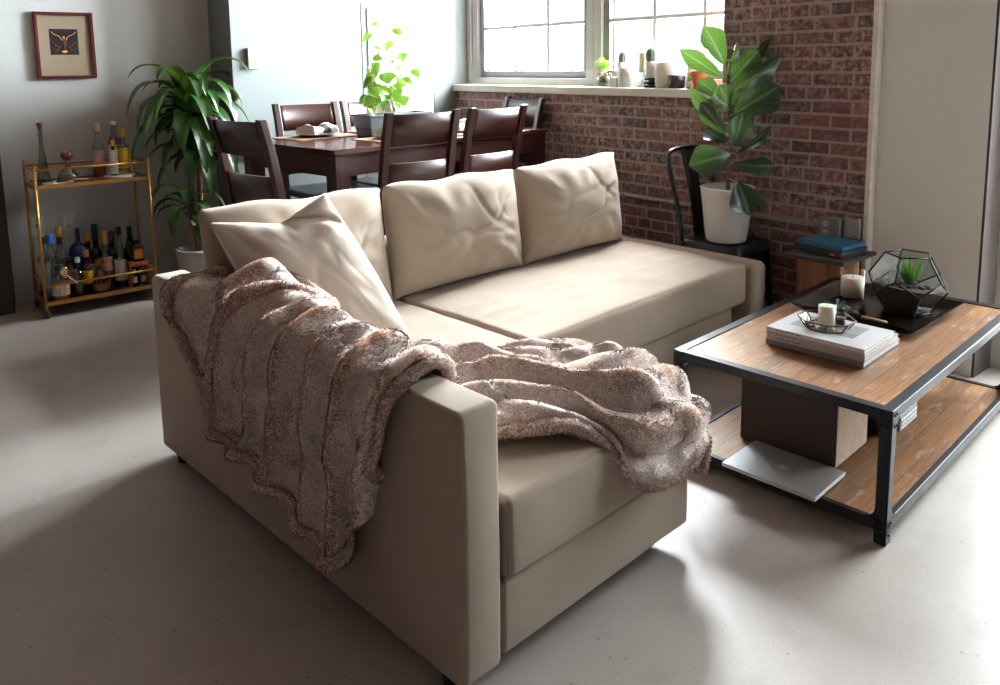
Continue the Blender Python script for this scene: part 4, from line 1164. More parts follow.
for sx, sy, ax in ((0, 1, 0), (0, -1, 0), (1, 0, 1), (-1, 0, 1)):   # arched aprons under the seat
    m_ = MB(); T_, B_ = [], []
    for i in range(13):
        u = i / 12 * 2 - 1; top = SZ - .03; bot = SZ - .055 - .075 * abs(u) ** 3
        a_, b_ = u * .158, .168
        p = (a_, sy * b_) if ax == 0 else (sx * b_, a_)
        T_.append((*p, top)); B_.append((*p, bot))
    q_ = (0, -sy * .003, 0) if ax == 0 else (-sx * .003, 0, 0)
    T2 = [tuple(np.add(p, q_)) for p in T_]; B2 = [tuple(np.add(p, q_)) for p in B_]
    m_.grid([T_, B_, B2, T2], cu=True); m_.build('apron', DARKGUN, mc)
hoop = crom([(-.172, -.15, SZ - .01), (-.178, -.168, .62), (-.182, -.205, .76), (-.180, -.235, .87), (-.160, -.249, .925), (-.11, -.255, .943), (0, -.257, .948), (.11, -.255, .943), (.160, -.249, .925), (.180, -.235, .87), (.182, -.205, .76), (.178, -.168, .62), (.172, -.15, SZ - .01)], 61)
MB().tube(hoop, .0115, 12).build('back_hoop', DARKGUN, mc)
m_ = MB(); F, Bk = [], []
for i in range(13):
    u = i / 12; z = lerp(SZ - .004, .942, u); y = lerp(-.158, -.249, u) + .012 * math.sin(PI * u); w_ = lerp(.045, .058, u)
    F.append([(-w_, y, z), (0, y - .006, z), (w_, y, z)]); Bk.append([(-w_, y - .004, z), (0, y - .010, z), (w_, y - .004, z)])
m_.grid(F); m_.grid([r[::-1] for r in Bk])
for k in (0, 2): m_.grid([[r[k] for r in F], [r[k] for r in Bk]])
m_.build('back_splat', DARKGUN, mc)

FX, FY = 3.475, 2.385
fp = thing('potted_fiddle_leaf_fig', 'fiddle-leaf fig in a white ribbed pot on the dark metal chair', 'plant', (FX, FY, SZ + .001), 0)
pr = [(.096, 0), (.10, .004)]
for k in range(1, 40):
    u = k / 39; r_ = lerp(.101, .136, u); pr.append((r_ + (.0008 if k % 2 else 0), .004 + .272 * u))
pr += [(.138, .279), (.134, .282), (.128, .262), (.120, .22)]
MB().lathe(pr, n=56, cap=False).build('pot', WHITEC, fp)
MB().lathe([(.095, .003), (.1225, .238), (.0001, .245)], n=30).build('soil', SOIL, fp)
rv, uvv, tv = Vector((.7714, -.6363, 0)), Vector((0, 0, 1)), Vector((-.629, -.765, 0))
def fpos(px, py, tz=0.):  # leaf layout read as sideways / height offsets from the pot, tz = towards the room
    return rv * ((px - 727) * .00505) + uvv * (.265 + (186 - py) * .00512) + tv * tz
tk = crom([fpos(728, 200), fpos(727, 170, .01), fpos(730, 140), fpos(726, 105, .005), fpos(724, 72)], 24)
MB().tube(tk, [.011 - .0002 * k for k in range(24)], 10).build('trunk', BARKD, fp)
fig = MB(); fprof = lambda u: (.16 + .60 * math.sin(PI * min(1, u * 1.15) * .9) ** 1.2 + .42 * math.exp(-((u - .72) / .2) ** 2)) * min(1, u * 9 + .12) * (1 - max(0, (u - .82) / .18) ** 2.2)
figl = [  # base px, tip px, width m, base depth, tip depth, roll
 ((721, 62), (700, 26), .135, .0, .02, .1), ((720, 74), (675, 54), .09, .0, .05, -.5), ((725, 60), (740, 41), .05, 0, -.05, .9),
 ((733, 66), (777, 45), .085, -.02, -.06, .95), ((724, 80), (752, 52), .15, .02, .06, .0), ((729, 86), (780, 63), .10, .02, .05, .8),
 ((734, 92), (774, 90), .10, -.03, -.10, .7), ((729, 110), (771, 88), .19, .03, .10, .1), ((725, 106), (713, 84), .14, .02, .08, -.2),
 ((724, 124), (682, 92), .085, .0, .02, -1.0), ((724, 130), (694, 104), .10, .0, .04, -.8), ((730, 142), (737, 112), .135, .03, .10, .1),
 ((734, 150), (776, 132), .075, .0, -.02, .9), ((727, 150), (688, 162), .165, .03, .10, -.1), ((731, 160), (770, 168), .10, .02, .05, .5),
 ((731, 176), (737, 203), .18, .115, .20, .0), ((722, 95), (700, 78), .10, -.06, -.14, -.2), ((727, 120), (752, 112), .12, -.06, -.15, .0), ((728, 140), (708, 128), .11, -.06, -.13, .0)]
stalks = MB()
for (b_, t_, w_, bz, tz, ro) in figl:
    B0, T0 = fpos(*b_, bz), fpos(*t_, tz); d = T0 - B0; L = d.length
    near = min(tk, key=lambda q: (Vector(q) - B0).length)
    stalks.tube([Vector(near), B0], [.004, .003], 6)
    oval_leaf(fig, B0, d.normalized() + Vector((0, 0, .12)), L * 1.06, w_, tv + Vector((0, 0, .35)), .35, .13, fprof, 12, .035, ro)
fig.build('foliage', FIGL, fp); stalks.build('leaf_stalks', STEMG, fp)

# ------------------------------------------------------------------ bar cart
CX, CY, CW_, CD_ = .785, 5.02, .60, .30
cart = thing('bar_cart', 'gold bar cart full of bottles standing below the framed picture', 'cart', (CX, CY, 0), 0)
for x in (0, CW_):
    for y in (0, CD_):
        po = MB().cyl((x, y, .045), (x, y, .862 if y == 0 else .868), .0085, n=12).build('post', BRASS, cart)
        MB().sph((x, y, .866 if y == 0 else .872), .0095, n=12, m=8).build('finial', BRASS, po)
        w_ = MB(); w_.cyl((x - .009, y, .024), (x + .009, y, .024), .024, n=20)
        wo = w_.build('wheel', BLACKP, cart, bevel=.002)
        MB().bb((x - .014, y - .006, .02), (x - .0105, y + .006, .05)).bb((x + .0105, y - .006, .02), (x + .014, y + .006, .05)).bb((x - .014, y - .006, .044), (x + .014, y + .006, .05)).build('wheel_fork', BRASS, wo)
def rails(z, name='rail'):
    for a, b in (((0, 0, z), (CW_, 0, z)), ((0, CD_, z), (CW_, CD_, z)), ((0, 0, z), (0, CD_, z)), ((CW_, 0, z), (CW_, CD_, z))):
        MB().cyl(a, b, .0065, n=10).build(name, BRASS, cart)
rails(.848); rails(.186)
MIRR = mat('dark_mirror_shelf', (70, 58, 52), .12, .3, .05, 5)
for z in (.762, .093):
    f = MB()
    f.bb((-.007, -.007, z - .022), (CW_ + .007, .010, z)); f.bb((-.007, CD_ - .010, z - .022), (CW_ + .007, CD_ + .007, z)); f.bb((-.007, .010, z - .022), (.010, CD_ - .010, z)); f.bb((CW_ - .010, .010, z - .022), (CW_ + .007, CD_ - .010, z))
    f.build('shelf_frame', BRASS, cart, bevel=.002)
    MB().bb((.010, .010, z - .012), (CW_ - .010, CD_ - .010, z - .004)).build('shelf', MIRR, cart)
ZU, ZL = .7585, .0895

def cy_label(r, z0, z1, a0, a1, c=(0, 0, 0)): return MB().lathe([(r, z0), (r, z1)], c, 18, False, a0, a1)
FACE = R(-118)
def bottle(name, label, X, Y, z, R_, H_, shoulder, neck, gl, cap, caph, liquid=None, lh=.5, lab=None, l0=.2, l1=.5, span=200, group='bottles on the lower shelf of the cart', neckwrap=None, cat='bottle', fat=1.):
    b = thing(name, label, cat, (X, Y, z), 0, group)
    hs = H_ * shoulder; hn = H_ - caph
    pr = [(R_ * .9, 0), (R_, R_ * .12), (R_, hs), (R_ * .9, hs + (hn - hs) * .14 * fat), (lerp(R_, neck, .62), hs + (hn - hs) * .28 * fat), (neck * 1.15, hs + (hn - hs) * .48 * fat), (neck, hs + (hn - hs) * .6), (neck, hn), (neck * 1.12, hn), (neck * 1.12, hn + .006), (.0001, hn + .006)]
    MB().lathe(pr, n=24).build('glass_body', gl, b)
    if liquid is not None:
        hl = min(lh * H_, hs); MB().lathe([(R_ * .86, .004), (R_ * .93, R_ * .13), (R_ * .93, hl), (.0001, hl)], n=22).build('liquid', liquid, b)
    if cap is not None:
        MB().lathe([(neck * 1.2, 0), (neck * 1.22, caph * .1), (neck * 1.22, caph * .92), (neck * 1.05, caph), (.0001, caph)], (0, 0, hn + .003), 18).build('cap', cap, b)
    if neckwrap is not None:
        MB().lathe([(neck * 1.06, hs + (hn - hs) * .62), (neck * 1.06, hn - .001)], n=18, cap=False).build('neck_foil', neckwrap, b)
    if lab is not None:
        cy_label(R_ * 1.012, H_ * l0, H_ * l1, FACE - R(span / 2), FACE + R(span / 2)).build('paper_label', lab, b)
    return b
def liq(n, c): return mat(n, c, .2, 0, .05, 9)
AMB = liq('amber_spirit', (176, 84, 26)); DARKL = liq('dark_spirit', (58, 26, 18)); YEL = liq('yellow_liqueur', (224, 176, 30)); BLUEL = liq('blue_spirit', (52, 84, 150)); REDL = liq('red_liqueur', (140, 36, 28))
GCL = glass('bottle_glass', (228, 234, 232), .2, .88); GGR = mat('green_bottle_glass', (28, 74, 44), .12, 0, .05, 9, Transmission_Weight=.35); GDK = mat('black_bottle_glass', (20, 17, 22), .12, 0, .05, 9)
GBR = mat('brown_bottle_glass', (66, 34, 18), .12, 0, .05, 9, Transmission_Weight=.3); GBL = mat('blue_bottle_glass', (40, 62, 120), .12, 0, .05, 9, Transmission_Weight=.5)
LW = label_mat('white_label', (226, 222, 214), (70, 66, 70)); LC = label_mat('cream_label', (222, 204, 168), (90, 54, 40)); LY = label_mat('yellow_label', (236, 196, 40), (150, 96, 20)); LO = label_mat('orange_label', (226, 142, 40), (70, 30, 20)); LP = label_mat('pink_label', (214, 170, 154), (110, 60, 56)); LB = label_mat('blue_label', (70, 108, 176), (220, 224, 230)); LK = label_mat('black_label', (38, 34, 36), (206, 190, 160)); LR = label_mat('red_label', (150, 44, 40), (226, 206, 180))
CORK = mat('cork', (196, 160, 122), .85, 0, .2, 60); YCAP = mat('yellow_cap', (226, 176, 34), .4); BLCAP = mat('blue_cap', (34, 84, 170), .35); GCAP = mat('gold_foil', (206, 150, 74), .35, .7); WCAP = mat('white_cap', (226, 220, 214), .5); BKCAP = mat('black_cap', (22, 20, 22), .4)

up = 'bottles on the top shelf of the cart'
bottle('liquor_bottle', 'clear bottle of amber liquor with a cream stopper on the top shelf', 1.150, 5.155, ZU, .034, .325, .56, .0125, GCL, CORK, .05, AMB, .30, LP, .26, .52, 190, up)
bottle('liquor_bottle', 'tall clear bottle with a white stopper at the back of the top shelf', 1.262, 5.245, ZU, .036, .325, .62, .014, GCL, WCAP, .022, None, 0, LW, .30, .58, 180, up)
bottle('liquor_bottle', 'bottle with a bright yellow label at the right of the top shelf', 1.288, 5.165, ZU, .037, .285, .62, .013, GCL, YCAP, .055, YEL, .1, LY, .18, .60, 230, up)
bottle('bitters_bottle', 'small paper-wrapped bottle with a yellow cap on the marble board', 1.215, 5.095, ZU + .0165, .023, .205, .62, .009, GBR, YCAP, .035, DARKL, .5, LW, .05, .74, 330, up)
o = MB().lathe([(.086, 0), (.09, .003), (.09, .013), (.087, .016), (.0001, .016)], n=40).build('marble_board', MARBLE, None, loc=(1.245, 5.115, ZU + .0003)); tag(o, 'round white marble board under the bottles on the top shelf', 'board')
o = MB().bb((-.06, -.035, 0), (.06, .035, .012)).build('wooden_board', mat('dark_walnut', (74, 38, 28), .4, 0, .2, 30), None, bevel=.003, loc=(1.09, 5.085, ZU + .0003)); tag(o, 'dark wooden board to the left of the marble one on the cart', 'board')
fl = thing('conical_carafe', 'tall narrow glass carafe with a dark stopper at the cart end', 'carafe', (.862, 5.20, ZU), 0)
MB().lathe([(.034, 0), (.036, .004), (.012, .20), (.011, .315), (.014, .325), (.0125, .325), (.0095, .315), (.0105, .20), (.033, .007), (.0001, .007)], n=28).build('glass_body', GCL, fl)
MB().lathe([(.009, .30), (.0125, .324), (.019, .335), (.017, .343), (.0001, .345)], n=18).build('stopper', mat('dark_red_wood', (92, 40, 38), .4), fl)
gd = thing('globe_decanter', 'squat glass decanter with a round wooden ball stopper', 'decanter', (.985, 5.18, ZU), 0)
MB().lathe([(.05, 0), (.056, .006), (.054, .03), (.036, .062), (.016, .085), (.013, .115), (.016, .122), (.012, .118), (.014, .085), (.034, .06), (.051, .03), (.05, .01), (.0001, .009)], n=30).build('glass_body', GCL, gd)
MB().lathe([(.044, .0095), (.049, .014), (.048, .026), (.0001, .026)], n=26).build('liquid', liq('pale_spirit', (206, 190, 168)), gd)
MB().sph((0, 0, .150), .033, n=24, m=16).build('ball_stopper', mat('polished_ball_wood', (124, 68, 52), .25, .2, .15, 20), gd)
# bar tools on the top shelf
for i, (nm, lb, ct, x, y, a, L) in enumerate((('bar_spoon', 'long bar spoon lying nearest the front rail of the top shelf', 'spoon', .90, 5.055, .25, .15), ('cocktail_muddler', 'wooden muddler lying across the top shelf of the cart', 'muddler', 1.0, 5.08, -.2, .14), ('strainer', 'steel strainer lying flat at the left of the top shelf', 'strainer', .865, 5.09, .9, .09))):
    t_ = thing(nm, lb, ct, (x, y, ZU), a)
    if nm == 'bar_spoon':
        MB().tube([(-L / 2, 0, .004), (L / 2 - .02, 0, .004)], .0025, 8).build('handle', SILVER, t_)
        MB().sph((L / 2, 0, .006), .016, (1.2, .8, .35), 16, 8).build('bowl', SILVER, t_)
    elif nm == 'strainer':
        MB().lathe([(.03, .002), (.034, .004), (.034, .006), (.03, .007), (.0001, .007)], n=24).build('plate', SILVER, t_)
        MB().tube([(.033, 0, .005), (.033 + L, 0, .008)], .004, 8).build('handle', SILVER, t_)
    else:
        MB().tube([(-L / 2, 0, .012), (L / 2, 0, .012)], [.011, .008], 12).build('handle', mat('tan_wood', (150, 96, 60), .5, 0, .15, 30), t_)
        MB().cyl((-L / 2 - .022, 0, .0125), (-L / 2, 0, .0125), .0125, n=14).build('head', BLACKP, t_)
# lower shelf
B = bottle
B('liquor_bottle', 'pale green-labelled bottle with a black cap behind the left cart post', .823, 5.21, ZL, .033, .345, .62, .013, GCL, BKCAP, .04, None, 0, label_mat('sage_label', (176, 190, 160), (70, 84, 66)), .2, .58)
B('liquor_bottle', 'clear bottle with a big blue cap at the left of the lower shelf', .845, 5.115, ZL, .036, .375, .60, .018, GCL, BLCAP, .055, BLUEL, .12, LB, .16, .36)
B('liquor_bottle', 'dark-labelled bottle with a tall gold and black stopper, back left', .918, 5.235, ZL, .042, .385, .56, .015, GCL, GCAP, .055, DARKL, .3, LK, .30, .54, neckwrap=BKCAP)
dk = thing('blue_decanter', 'round blue glass flask with a clear tube neck on the lower shelf', 'decanter', (1.018, 5.245, ZL), 0, None)
MB().lathe([(.03, 0), (.036, .004), (.040, .10), (.052, .16), (.056, .21), (.048, .255), (.022, .278), (.0135, .29), (.0125, .36), (.015, .366), (.0001, .366)], n=28).build('glass_body', GBL, dk)
B('liquor_bottle', 'bottle with a round gold cap in the back row, left of the black-necked one', 1.066, 5.23, ZL, .032, .325, .58, .014, GBR, GCAP, .045, None, 0, LC, .2, .45)
B('wine_bottle', 'tall black-necked wine bottle in the middle of the back row', 1.115, 5.255, ZL, .037, .375, .55, .0155, GDK, BKCAP, .10, None, 0, LK, .15, .45, fat=.8)
B('liquor_bottle', 'pink-labelled bottle with a gold-foiled cone neck on the lower shelf', 1.148, 5.17, ZL, .037, .345, .52, .014, GCL, GCAP, .03, AMB, .3, LP, .30, .55, neckwrap=GCAP, fat=1.3)
B('wine_bottle', 'dark purple-capped wine bottle at the back behind the white-labelled bottle', 1.205, 5.25, ZL, .036, .32, .56, .0145, GDK, mat('purple_foil', (60, 34, 66), .4), .07, None, 0, LK, .2, .5)
B('liquor_bottle', 'clear long-necked bottle with a white label and black cap', 1.222, 5.145, ZL, .034, .36, .54, .013, GCL, BKCAP, .045, None, 0, LW, .10, .46, 230)
B('wine_bottle', 'green glass bottle behind the jar with the orange label', 1.306, 5.235, ZL, .042, .335, .48, .015, GGR, None, .002, None, 0, None, fat=1.35)
bx = thing('wooden_box', 'small reddish wooden box under the orange-labelled jar', 'box', (1.312, 5.115, ZL), 0)
RW = mat('reddish_wood', (150, 74, 48), .5, 0, .15, 24)
MB().bb((-.058, -.036, .115), (.058, .036, .142)).build('tray_top', RW, bx, bevel=.003)
for x in (-.05, .05):
    for y in (-.028, .028): MB().bb((x - .006, y - .006, 0), (x + .006, y + .006, .115)).build('leg', RW, bx)
jr = thing('squat_bottle', 'squat black jar with an orange label on the wooden box', 'bottle', (1.318, 5.115, ZL + .1425), R(-8))
t_ = MB(); P = []
for z, k in ((0, .94), (.006, 1), (.085, 1), (.098, .8), (.104, .55), (.118, .5)):
    P.append([(k * .034 * math.copysign(abs(math.cos(q)) ** .35, math.cos(q)), k * .026 * math.copysign(abs(math.sin(q)) ** .35, math.sin(q)), z) for q in np.linspace(0, 2 * PI, 33)[:-1]])
t_.grid(P, cv=True); t_.add(P[0], [tuple(range(32))[::-1]]); t_.add(P[-1], [tuple(range(32))]); t_.build('glass_body', GDK, jr)
MB().bb((-.026, -.0272, .018), (.026, -.0262, .078)).build('paper_label', LO, jr); MB().cyl((0, 0, .1185), (0, 0, .132), .02, n=20).build('cap', BKCAP, jr)
B('liquor_bottle', 'wide amber whisky bottle with a cream label at the front left rail', .874, 5.065, ZL, .046, .20, .66, .016, GCL, BKCAP, .03, AMB, .55, LC, .14, .5, 190)
B('liquor_bottle', 'slim clear bottle with a steel cap just behind the front rail', .972, 5.075, ZL, .028, .225, .58, .012, GCL, SILVER, .03, None, 0, None)
B('liquor_bottle', 'small dark bottle with a yellow label and gold cap', 1.035, 5.145, ZL, .030, .245, .56, .0125, GBR, GCAP, .04, DARKL, .4, LY, .2, .52)
B('liquor_bottle', 'low red-labelled bottle behind the whisky at the left', .948, 5.165, ZL, .038, .215, .66, .015, GBR, BKCAP, .025, None, 0, LR, .3, .66)
cd = thing('crystal_decanter', 'cut-crystal decanter with a bronze ball stopper at the front rail', 'decanter', (1.092, 5.085, ZL), 0)
t_ = MB(); P = []
for i, (r, z) in enumerate(((.044, 0), (.05, .01), (.052, .05), (.046, .085), (.024, .11), (.015, .125), (.0145, .150), (.018, .154))):
    P.append([((r + (.0028 if (j + i) % 2 and i < 5 else 0)) * math.cos(2 * PI * j / 28), (r + (.0028 if (j + i) % 2 and i < 5 else 0)) * math.sin(2 * PI * j / 28), z) for j in range(28)])
t_.grid(P, cv=True, smooth=False); t_.add(P[0], [tuple(range(28))[::-1]]); t_.build('glass_body', GCL, cd)
MB().sph((0, 0, .178), .0235, n=20, m=14).build('ball_stopper', mat('bronze', (150, 100, 56), .3, .7, .15, 20), cd)
MB().lathe([(.04, .004), (.046, .012), (.047, .045), (.0001, .045)], n=24).build('liquid', AMB, cd)
for i, (x, lb) in enumerate(((1.285, 'left one of two mini bottles under the wooden box'), (1.335, 'right one of two mini bottles under the wooden box'))):
    B('mini_bottle', lb, x, 5.10, ZL, .015, .095, .6, .007, GCL, BKCAP if i else SILVER, .014, AMB if i else None, .4, LW, .15, .55, group='mini bottles')
sp = thing('hanging_bar_scoop', 'shiny gold spoon resting on the front rail of the lower shelf', 'spoon', (.905, 5.0, .205), 0); sp.name = 'gold_spoon'
MB().sph((-.018, -.004, .058), .024, (.85, .3, 1.15), 20, 12).build('bowl', mat('polished_gold', (244, 214, 150), .18, .9), sp)
MB().tube([(-.008, -.002, .034), (.045, .006, -.022)], .0035, 8).build('handle', SILVER, sp)

# ------------------------------------------------------------------ things on the walls
pf = thing('framed_picture', 'small dark red framed picture with wide mat above the bar cart', 'picture', (1.071, YL - .001, 1.545), 0)
FRM = wood('cherry_frame', (72, 22, 22), (104, 38, 34), .3, 2)
w_, h_ = .158, .197
f = MB()
f.bb((-w_, -.028, h_ - .018), (w_, 0, h_)); f.bb((-w_, -.028, -h_), (w_, 0, -h_ + .018)); f.bb((-w_, -.028, -h_ + .018), (-w_ + .018, 0, h_ - .018)); f.bb((w_ - .018, -.028, -h_ + .018), (w_, 0, h_ - .018))
f.build('picture_frame', FRM, pf, bevel=.002)
MB().bb((-w_ + .018, -.012, -h_ + .018), (w_ - .018, -.002, h_ - .018)).build('mat_board', mat('tan_mat_board', (150, 134, 114), .8, 0, .03, 20), pf)
pr = MB().bb((-.082, -.0132, -.055), (.072, -.012, .098)).build('print', mat('dark_print', (28, 18, 24), .4, 0, .3, 40), pf)
gold_ink = mat('gold_ink', (214, 158, 62), .45, 0, .3, 90); brown_ink = mat('brown_ink', (104, 62, 40), .5, 0, .35, 90)
cx, cz = -.005, .02
MB().sph((cx, -.0133, cz + .026), .006, (.8, .12, 1.8), 12, 8).build('gold_motif', gold_ink, pr)
for sg in (-1, 1):
    MB().tube(crom([(cx + sg * .066, -.0134, cz + .062), (cx + sg * .050, -.0134, cz + .046), (cx + sg * .024, -.0134, cz + .034), (cx + sg * .010, -.0134, cz + .010)], 10), .0018, 6).build('gold_motif', gold_ink, pr)
    MB().tube(crom([(cx + sg * .070, -.0134, cz + .005), (cx + sg * .045, -.0134, cz - .012), (cx + sg * .030, -.0134, cz - .035), (cx + sg * .055, -.0134, cz - .058)], 10), .0016, 6).build('brown_motif', brown_ink, pr)
    for k in range(5): MB().sph((cx + sg * (.014 + .011 * k), -.0133, cz - .010 - .009 * ((k * 2) % 5)), .004, (1, .1, 1), 8, 6).build('brown_motif', brown_ink, pr)
MB().sph((cx, -.0133, cz - .056), .015, (1, .06, .5), 14, 8).build('gold_motif', gold_ink, pr)
MB().tube([(cx, -.0134, cz + .01), (cx, -.0134, cz - .045)], .006, 8).build('brown_motif', brown_ink, pr)

th = thing('thermostat', 'white wall thermostat with a small green display', 'thermostat', (2.077, YW - .0005, 1.46), 0)
MB().bb((-.036, -.028, -.068), (.036, 0, .068)).build('housing', WHITEP, th, bevel=.004)
MB().bb((-.012, -.0295, -.034), (.020, -.028, -.018)).build('display', mat('green_display', (126, 140, 60), .3), th)
MB().cyl((-.014, -.031, .046), (-.014, -.028, .046), .007, n=14).build('button', mat('grey_button', (150, 150, 150), .4), th)

wbm = thing('whiteboard', 'tall white board with a thin grey metal frame on the dining wall', 'board', (3.22, YW - .001, 1.15), 0)
PW, PT, PB = .285, .665, -.5
MB().bb((-PW, -.004, PB), (PW, 0, PT)).build('panel_sheet', mat('panel_white', (216, 223, 222), .45, 0, .01, 3), wbm)
ALU = mat('grey_trim_metal', (104, 108, 112), .5, 0.)
for lo, hi in (((-PW, -.007, PT - .012), (PW, -.004, PT)), ((PW - .010, -.007, PB), (PW, -.004, PT - .012)), ((-PW, -.007, PB), (-PW + .010, -.004, PT - .012)), ((-PW, -.007, PB), (PW, -.004, PB + .01))):
    MB().bb(lo, hi).build('edge_strip', ALU, wbm)
o = MB().bb((2.888, YW - .004, .55), (2.902, YW - .0005, 1.845)).build('metal_upright', ALU, None, bevel=.003); tag(o, 'thin grey metal strip standing just left of the white board', 'strip')

def outlet(name, label, loc, rz, kind):
    t_ = thing(name, label, 'outlet', loc, rz, None)
    MB().bb((-.036, -.006, -.058), (.036, 0, .058)).build('cover_plate', WHITEP, t_, bevel=.002)
    if kind == 2:
        for z in (-.02, .02):
            MB().lathe([(.0165, 0), (.016, .002), (.0001, .002)], n=20).xf(Matrix.Translation((0, -.006, z)) @ Matrix.Rotation(R(90), 4, 'X')).build('socket', mat('socket_face', (214, 212, 208), .5), t_)
            for x in (-.006, .006): MB().bb((x - .0012, -.0088, z - .004), (x + .0012, -.0078, z + .005)).build('slot', INK, t_)
    else: MB().bb((-.006, -.0085, -.012), (.006, -.006, .012)).build('coax_jack', INK, t_)
outlet('wall_outlet', 'white double socket on the wall behind the cart bottles', (1.010, YL - .0005, .475), 0, 2)
outlet('cable_outlet', 'white single-jack wall plate left of the socket, behind the cart post', (.838, YL - .0005, .472), 0, 1)

# conduit and box on the brick
cdt = thing('electrical_conduit', 'grey metal conduit running along the brick wall to a socket box', 'conduit', (XB - .001, 1.93, .588), 0)
MB().tube([(-.016, .05, 0), (-.016, 3.08, .01)], .0105, 12).build('pipe', GALV, cdt)
for y in (.5, 1.35, 2.3): MB().bb((-.028, y - .012, -.016), (0, y + .012, .016)).build('pipe_clamp', GALV, cdt, bevel=.003)
MB().bb((-.045, -.052, -.055), (0, .052, .055)).build('socket_box', mat('grey_box_paint', (112, 110, 112), .5, .3, .1, 20), cdt, bevel=.004)
for z in (-.022, .022):
    sk = MB().lathe([(.0165, 0), (.016, .002), (.0001, .002)], n=20).xf(Matrix.Translation((-.045, .018, z)) @ Matrix.Rotation(R(-90), 4, 'Y')).build('socket', mat('socket_grey', (176, 174, 172), .5), cdt)
    for y in (.012, .024): MB().bb((-.0478, y - .0012, z - .004), (-.0468, y + .0012, z + .005)).build('slot', INK, sk)
ob = MB().bb((-.02, -.04, -.05), (0, .04, .05)).build('blank_cover', mat('brushed_plate', (150, 146, 142), .45, .4, .1, 30), None, bevel=.004, loc=(XB - .0005, 1.833, .60)); tag(ob, 'blank metal cover plate right of the socket box on the brick', 'plate')

# leaning dark framed mirror at the left edge
mi = thing('leaning_frame', 'dark framed panel leaning on the wall at the left edge', 'frame', (.345, YL - .13, 0), 0)
LEAN = Matrix.Rotation(R(-3.4), 4, 'X')
f = MB()
f.bb((-.32, -.03, 0), (.32, .01, .07)); f.bb((-.32, -.03, 1.63), (.32, .01, 1.70)); f.bb((-.32, -.03, .07), (-.25, .01, 1.63)); f.bb((.25, -.03, .07), (.32, .01, 1.63))
f.xf(LEAN).build('frame_moulding', mat('dark_frame_wood', (36, 20, 18), .4, 0, .2, 20), mi, bevel=.006)
f = MB(); f.bb((-.25, -.026, .07), (.25, -.018, .10)); f.bb((.22, -.026, .10), (.25, -.018, 1.63)); f.bb((-.25, -.026, .10), (-.22, -.018, 1.63)); f.bb((-.22, -.026, 1.6), (.22, -.018, 1.63))
f.xf(LEAN).build('inner_gilding', mat('dull_gilding', (112, 70, 34), .45, .4, .2, 30), mi)
MB().bb((-.25, -.016, .07), (.25, -.010, 1.63)).xf(LEAN).build('mirror_face', mat('dark_mirror', (40, 32, 30), .1, .6), mi)

# ------------------------------------------------------------------ stump side table with books
stp = thing('stump_table', 'side table of a raw wood stump with a dark slate top', 'table', (3.545, 1.858, 0), 0)
P = []
for z in np.linspace(0, .485, 24):
    row = []
    for j in range(48):
        q = 2 * PI * j / 48
        r = .128 * (1 + .10 * math.sin(3 * q + .6) + .06 * math.sin(5 * q + 2 + 1.5 * z) + .03 * math.sin(11 * q + 4 * z) + .05 * max(0, 1 - z / .12)) * (1 - .05 * z)
        row.append((r * math.cos(q), r * math.sin(q), z))
    P.append(row)
t_ = MB().grid(P, cv=True); t_.add(P[0], [tuple(range(48))[::-1]]); t_.add(P[-1], [tuple(range(48))])
t_.build('stump', wood('raw_cedar', (84, 46, 28), (176, 112, 68), .6, 2, .7, .5), stp)
MB().bb((-.158, -.150, .486), (.158, .150, .505)).build('slate_top', mat('slate', (58, 54, 58), .45, 0, .15, 20, .2, 60), stp, bevel=.004)
TEAL = mat('teal_cover', (28, 92, 124), .4, 0, .08, 9); BLKC = mat('black_cover', (22, 22, 30), .4, 0, .08, 9)
wxy = lambda x, y, z: Vector((x, y, z))
b1 = book('book', 'thick black book below the teal one on the stump table', 3.55, 1.858, .5055, .20, .255, .034, 0, BLKC, BLKC, 'books on the stump table', None, 'book', wxy, R(-8))
MB().bb((-.1012, -.095, .008), (-.1, -.07, .02)).build('orange_mark', mat('orange_print', (206, 92, 46), .5), b1)
book('book', 'teal blue book on top of the black one on the stump table', 3.555, 1.860, .5398, .19, .24, .018, 0, TEAL, TEAL, 'books on the stump table', None, 'book', wxy, R(-5))

# ------------------------------------------------------------------ window sill
SX = XB + .06
def pot(name, label, y, r0, r1, h, m, cat='pot', x=SX, group=None, rim=0.):
    t_ = thing(name, label, cat, (x, y, ZS + .0005), 0, group)
    pr_ = [(r0 * .94, 0), (r0, .004), (r1, h - rim)] + ([(r1 * 1.1, h - rim), (r1 * 1.1, h)] if rim else [(r1, h)]) + [(r1 * .9, h), (r1 * .86, h * .8), (.0001, h * .8)]
    MB().lathe(pr_, n=30).build('pot_body', m, t_); return t_
# cutting in a glass jar
g = thing('plant_cutting', 'green cutting in a small round glass jar at the sill end by the window frame', 'plant', (SX, 3.528, ZS + .0005), 0)
MB().lathe([(.026, 0), (.042, .008), (.046, .035), (.036, .062), (.022, .075), (.024, .086), (.021, .086), (.02, .075), (.033, .06), (.042, .035), (.038, .01), (.0001, .007)], n=30).build('glass_jar', GCL, g)
MB().lathe([(.036, .0095), (.0405, .034), (.038, .045), (.0001, .045)], n=24).build('water', liq('greenish_water', (170, 180, 150)), g)
m_ = MB()
for k in range(13):
    q = k * 2.4; u = k / 12; oval_leaf(m_, (.008 * math.cos(q), .008 * math.sin(q), .09 + .04 * u), (math.cos(q), math.sin(q), .5 + 1.6 * u), .085, .03, (0, 0, 1), .8, .2)
m_.build('foliage', BASL, g)
m_ = MB().tube([(.004, 0, .02), (0, 0, .08), (0, .003, .14)], .0035, 8); m_.build('stem', STEMG, g)
m_ = MB()
